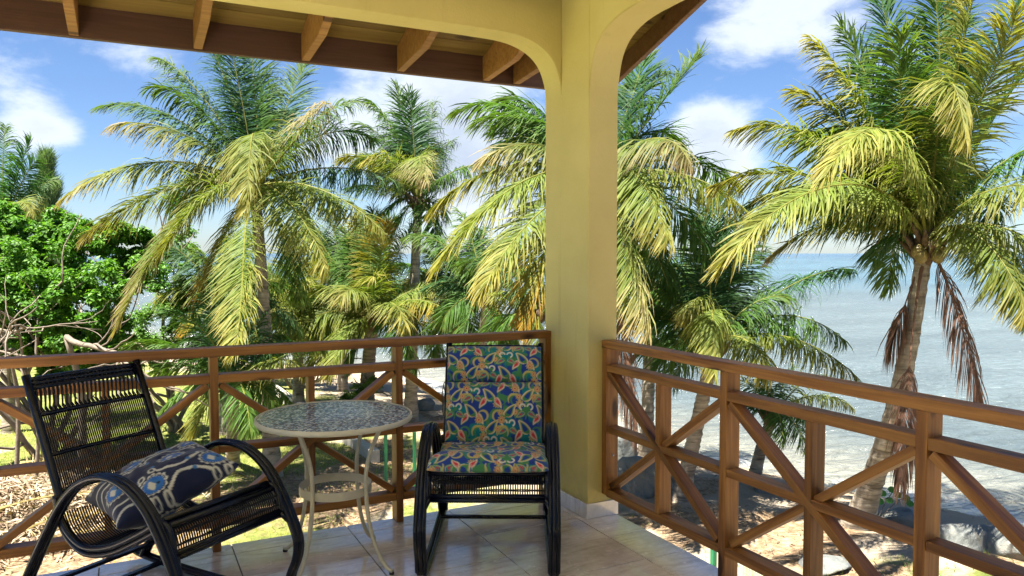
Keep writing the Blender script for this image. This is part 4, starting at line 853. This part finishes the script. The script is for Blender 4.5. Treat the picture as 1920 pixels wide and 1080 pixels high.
shrub('broadleaf_shrub', 'dark distant green thicket behind the middle palms', 'shrub',
      [(560, 560, 70, 0), (640, 600, 60, 0), (480, 600, 60, 0)], 26, 12000, .12, [(.03, .08, .02), (.08, .15, .03)], tuple(under(560, 26)[:2]), 23, nl=3)
shrub('seaside_bush', 'small leafy bush on the sand beside the dark palm trunk', 'shrub', [(672, 735, 24, 0), (700, 720, 18, 0), (650, 755, 16, 0)], 21, 2200, .10, [(.05, .11, .02), (.13, .2, .05)], tuple(under(676, 21)[:2]), 24, nl=3)
# fallen grey branches under the shrub
rr = np.random.default_rng(5)
for i, (u, v, u2, v2, r, lab) in enumerate([(125, 632, 212, 664, .055, 'thick pale bare bough curving down under the green shrub'), (0, 618, 95, 640, .03, 'thin grey branch reaching in from the left edge above the railing'), (40, 690, 85, 612, .026, 'forked bare branch rising through the shrub')]):
    a = at(u, v, 13.6); b = at(u2, v2, 13.0); mb = MB(); L = np.linalg.norm(b-a); limb((0, 0, 0), (b-a)/L, L*1.4, r, 2, mb, rr); g = mb.build('bare_branch', BARK, None, True, tuple(a)); tag(g, lab, 'branch', 'bare branches under the shrub')
    st = MB(); gz_ = gz(np.array([a[:2]]))[0]; v_, f = tube(bez([(0, 0, 0), (.2, .3, (gz_-a[2])*.4), (.1, .5, gz_-a[2]-.1)], 10), [r*1.0]*4+[r*1.3]*6, 7); st.add(v_, f); st.build('stem', BARK, g, True)
def casuarina():
    B = under(92, 34); root = empty('casuarina_tree', tuple(B), 0, 'hazy feathery casuarina tree far behind the left shrub', 'tree'); top = at(92, 292, 34)-B; r_ = np.random.default_rng(3)
    mb = MB(); v, f = tube([(0, 0, 0), top*.5+[.1, 0, 0], top*.95], [.18, .12, .03], 7); mb.add(v, f); mb.build('trunk', BARK, root, True)
    mb = MB(); n = 16000; h = r_.uniform(.35, 1, n)**.9; a = r_.uniform(0, 6.28, n); w = (1.02-h)*2.1*(.6+.4*np.sin(h*40))+.12; rad = w*r_.uniform(.1, 1, n)**.6
    P0 = np.stack([np.cos(a)*rad, np.sin(a)*rad, h*top[2]+r_.normal(0, .1, n)], 1); d = np.stack([np.cos(a)*.5, np.sin(a)*.5, np.full(n, .9)], 1)+r_.normal(0, .25, (n, 3)); L = r_.uniform(.2, .5, n)[:, None]
    s = np.cross(d, r_.normal(0, 1, (n, 3))); s /= np.linalg.norm(s, axis=1)[:, None]
    V = np.stack([P0-s*.012, P0+s*.012, P0+d*L], 1).reshape(-1, 3); i = np.arange(n)*3
    mb.add(V, np.stack([i, i+1, i+2], 1).tolist(), np.repeat(np.array([.10, .16, .085])*r_.uniform(.7, 1.3, (n, 1)), 3, 0)); o = mb.build('foliage', BLEAF, root); o['kind'] = 'stuff'
casuarina()

# ------------------------------------------------------------------ rocks
def rock(label, u, v, w, h, g='boulders along the beach edge', lift=.25, seed=0, d=None, rz=0, slab=False):
    p = gpt(u, v); dist = (p-CAM)@FW; a = w/F_PX*dist; c = h/F_PX*dist
    bm = bmesh.new(); bmesh.ops.create_icosphere(bm, subdivisions=4, radius=1); r_ = random.Random(seed); 
    pl_ = [Vector((r_.gauss(0, 1), r_.gauss(0, 1), r_.gauss(0, .8))).normalized() for _ in range(14)]; ds = [r_.uniform(.62, .9) for _ in pl_]
    from mathutils import noise
    for vv in bm.verts:
        q = vv.co.copy()
        for n_, k in zip(pl_, ds):
            e = q.dot(n_)-k
            if e > 0: q -= n_*e*.9
        q += q.normalized()*(noise.noise(q*2.3+Vector((seed, 0, 0)))*.09+noise.noise(q*7+Vector((0, seed, 0)))*.03)
        vv.co = Vector((q.x*a, q.y*a*.8, q.z*c))
    me = bpy.data.meshes.new('rock'); bm.to_mesh(me); bm.free(); me.materials.append(ROCK); me.polygons.foreach_set('use_smooth', [True]*len(me.polygons))
    o = link('rock', me); o.location = (p[0], p[1], p[2]+c*lift); o.rotation_euler = (0, 0, rz); tag(o, label, 'rock', g); return o
rock('large grey-green boulder seen through the first panel of the right railing', 1200, 922, 62, 50, seed=1, lift=.5)
rock('tall pointed grey boulder half hidden by the yellow column', 1165, 880, 40, 62, seed=2, lift=.5)
rock('dark boulder on the sand just left of the paisley chair', 795, 768, 26, 18, seed=3)
rock('small pale boulder at the foot of the tallest palm', 1690, 985, 42, 30, seed=4, lift=.12)
rock('rounded sandy boulder right of the third post of the right railing', 1800, 1018, 58, 40, seed=5, lift=.12)
rock('broad pale brown boulder at the right edge above the grass', 1880, 1030, 70, 42, seed=6, lift=.12, rz=1)
rock('flat blue-grey stone slab in the grass beyond the right railing', 1545, 1060, 62, 14, seed=7, lift=.2, rz=.4)
rock('low dark stone beside the very small palm', 1435, 918, 34, 18, seed=8)
rock('small grey stone near the flat slab below the middle baluster', 1470, 925, 18, 10, seed=9)
rock('small stone against the low garden kerb', 560, 770, 10, 7, seed=10)
# ------------------------------------------------------------------ low kerb and wire fence
kb = empty('garden_kerb', (0, 0, 0), 0, 'low pale concrete kerb running diagonally between lawn and beach', 'kerb')
ka = gpt(510, 735); kc = gpt(705, 868); K1 = ka+(ka-kc)*.1; K2 = kc
for i in range(9):
    a = K1+(K2-K1)*(i/9.0); b = K1+(K2-K1)*((i+.985)/9.0); z = (a[2]+b[2])/2
    if i in (5, 6): z -= .08
    beam('kerb_block', (a[0], a[1], z+.1), (b[0], b[1], z+.1), .2, .34, CONC, kb, bev=.012)
fn = empty('wire_fence', (0, 0, 0), 0, 'green wire mesh fence on green metal posts below the balcony', 'fence')
FP = [onz(723, 812, -1.95), onz(777, 812, -1.95), onz(1338, 1030, -1.95), onz(1395, 1020, -1.95)+0, onz(1560, 1110, -1.95)]
FP = [np.array(p) for p in FP]
for p in FP[:3]:
    z0 = gz(p[:2])[0]; box('post', p[0]-.028, p[0]+.028, p[1]-.028, p[1]+.028, z0-.1, -1.93, GREENM, fn, .003)
mb = MB()
a, b = FP[3], FP[4]; L = np.linalg.norm((b-a)[:2]); n = int(L/.05)
for i in range(n):
    q = a+(b-a)*i/n; mb.add(*tube([(q[0], q[1], -3.0), (q[0], q[1], -1.98)], .0028, 4, False))
for z in np.arange(-2.9, -1.95, .075): mb.add(*tube([(a[0], a[1], z), (b[0], b[1], z)], .0028, 4, False))
q0 = a+np.array([.0, -.9, 0]); 
o = mb.build('wire_mesh', GREENM, fn); o['kind'] = 'stuff'

# ------------------------------------------------------------------ dry fronds and litter on the ground
r5 = np.random.default_rng(11); k = 0
DL = ['tan dried frond lying across the heap below the left chair', 'pale dried frond with splayed leaflets near the railing foot', 'grey-brown dried frond at the back of the heap by the lawn', 'dry frond jutting from the left side of the heap', 'yellowish dried frond lying flat in front of the heap', 'curled brown frond on top of the heap', 'dried frond half under the others at the left edge', 'bleached frond stalk pointing at the lawn', 'dry frond lying along the balcony side of the heap', 'thin dried frond on the sunlit edge of the heap', 'dried frond behind the left chair seat', 'broken dried frond by the corner of the heap']
for i, (u, v, an, l_) in enumerate([(60, 960, .3, 1.7), (150, 985, 2.6, 1.5), (40, 890, -.4, 1.8), (0, 930, .9, 1.8), (210, 1000, .15, 1.2), (100, 930, 1.6, 1.5), (-20, 1000, .2, 1.8), (170, 900, 2.2, 1.6), (260, 1010, 2.9, 1.3), (90, 1040, .1, 1.6), (320, 1010, 2.7, 1.1), (20, 1060, .7, 1.5)]):
    p = gpt(u, v); z = p[2]+.10+.30*math.exp(-((u-60)/140)**2)*r5.uniform(.4, 1.2); d = np.array([math.cos(an), math.sin(an), 0])*l_
    a = np.array([p[0], p[1], z]); b = a+d+np.array([0, 0, r5.uniform(-.2, .1)])
    old = STY['t']; STY['t'] = (TAN*1.15, TAN*r5.uniform(.8, 1.5)); m_ = frond_mesh(a, b, .07, 't', .25, .45, 42, None, 1.0, .026); STY['t'] = old
    o = m_.build('dried_frond', DRY, None, False, tuple(a)); tag(o, DL[i], 'dried frond', 'dried palm fronds heaped below the balcony')
def scatter(n, area, kind, seed):
    r_ = np.random.default_rng(seed); x0, x1, y0, y1 = area; P = np.stack([r_.uniform(x0, x1, n), r_.uniform(y0, y1, n)], 1); z = zones(P); return P, z, gz(P), r_
# litter flakes / sticks
mb = MB(); P2, Z2, H2, r_ = scatter(60000, (-6, 16, 6, 24), 0, 31); kx = r_.uniform(0, 1, len(P2)) < Z2[:, 1]*.6+.012; P2 = P2[kx]; H2 = H2[kx]; n = len(P2)
an = r_.uniform(0, 6.28, n); L = r_.uniform(.03, .14, n); d = np.stack([np.cos(an)*L, np.sin(an)*L, r_.normal(0, .03, n)], 1); s = np.stack([-np.sin(an), np.cos(an), r_.normal(0, .5, n)], 1)*.006*r_.uniform(.6, 2, n)[:, None]
p0 = np.column_stack([P2, H2+.012+r_.uniform(0, .03, n)]); V = np.stack([p0-s, p0+s, p0+d+s*.5, p0+d-s*.5], 1).reshape(-1, 3); i = np.arange(n)*4
cc = np.array([.16, .10, .055])*(1-r_.uniform(0, 1, (n, 1)))+0; tt = r_.uniform(0, 1, (n, 1)); cc = np.array([.08, .05, .03])*(1-tt)+np.array([.30, .235, .155])*tt
mb.add(V, np.stack([i, i+1, i+2, i+3], 1).tolist(), np.repeat(cc, 4, 0)); tag(mb.build('leaf_litter', DRY), 'dry leaf litter and twigs scattered over the sandy ground', 'leaf litter', None, 'stuff')
# heap: dense stack of loose dry strips
mb = MB(); n = 9000; c0 = gpt(60, 960); P2 = np.stack([c0[0]+r_.normal(0, 1.15, n), c0[1]+r_.normal(0, .95, n)], 1); e = np.exp(-((P2[:, 0]-c0[0])**2+(P2[:, 1]-c0[1])**2)/2.2)
p0 = np.column_stack([P2, gz(P2)+.02+e*.42*r_.uniform(0, 1, n)]); an = r_.uniform(0, 6.28, n); L = r_.uniform(.12, .6, n); d = np.stack([np.cos(an)*L, np.sin(an)*L, r_.normal(0, .12, n)*L*2], 1); s = np.stack([-np.sin(an), np.cos(an), r_.normal(0, .6, n)], 1)*r_.uniform(.005, .016, n)[:, None]
mid_ = p0+d*.5+np.array([0, 0, 1])*(L*.12)[:, None]; V = np.stack([p0-s, p0+s, mid_+s, mid_-s, p0+d], 1).reshape(-1, 3); i = np.arange(n)*5
tt = r_.uniform(0, 1, (n, 1))**1.2; cc = np.array([.12, .07, .04])*(1-tt)+np.array([.48, .39, .27])*tt
mb.add(V, np.stack([i, i+1, i+2, i+3], 1).tolist()+np.stack([i+3, i+2, i+4], 1).tolist(), np.repeat(cc, 5, 0)); tag(mb.build('dry_leaf_heap', DRY), 'heap of loose dried palm leaf strips below the left end of the balcony', 'leaf heap', None, 'stuff')
# grass blades
mb = MB(); P2, Z2, H2, r_ = scatter(150000, (-9, 17, 5.5, 26), 0, 41); kx = r_.uniform(0, 1, len(P2)) < Z2[:, 0]*(1-Z2[:, 1]*.6); P2 = P2[kx]; H2 = H2[kx]; n = len(P2)
an = r_.uniform(0, 6.28, n); L = r_.uniform(.03, .085, n); d = np.stack([np.cos(an)*L*.6, np.sin(an)*L*.6, L], 1); s = np.stack([-np.sin(an), np.cos(an), 0*an], 1)*.007
p0 = np.column_stack([P2, H2]); V = np.stack([p0-s, p0+s, p0+d], 1).reshape(-1, 3); i = np.arange(n)*3; rgt = np.clip((P2[:, 0]-7)/2, 0, 1)[:, None]
tt = np.clip(vnoise(P2, .9, 3)[:, None]+r_.normal(0, .15, (n, 1)), 0, 1)*(1-.6*rgt); cc = np.array([.10, .20, .03])*(1-tt)+np.array([.40, .40, .11])*tt
mb.add(V, np.stack([i, i+1, i+2], 1).tolist(), np.repeat(cc, 3, 0)); tag(mb.build('grass', BLEAF), 'short patchy dry grass on the sandy garden', 'grass', None, 'stuff')
# sea grape sprig beside the tall palm
sg_b = gpt(1640, 985); sg = empty('sea_grape_sprig', tuple(sg_b), 0, 'bare-stemmed sprig with a few round green leaves beside the tallest palm', 'plant')
dd_ = (sg_b-CAM)@FW
mb = MB()
for tu, tv in ((1672, 925), (1700, 930), (1650, 930)): 
    t = at(tu, tv, dd_)-sg_b; mb.add(*tube(bez([(0, 0, 0), t*.5+[.03, 0, .08], t], 8), .008, 5))
mb.build('stem', BARK, sg, True)
for (tu, tv) in ((1655, 925), (1672, 918), (1684, 928), (1668, 938), (1700, 934), (1706, 944), (1650, 940)):
    c = at(tu, tv, dd_)-sg_b; an = np.linspace(0, 6.28, 11)[:-1]; u_ = RT*.065; w_ = UP*.05+FW*.03; mb = MB(); mb.add([c+u_*math.cos(a)+w_*math.sin(a) for a in an], [tuple(range(10))], (.05, .16, .03)); mb.build('leaf', BLEAF, sg)
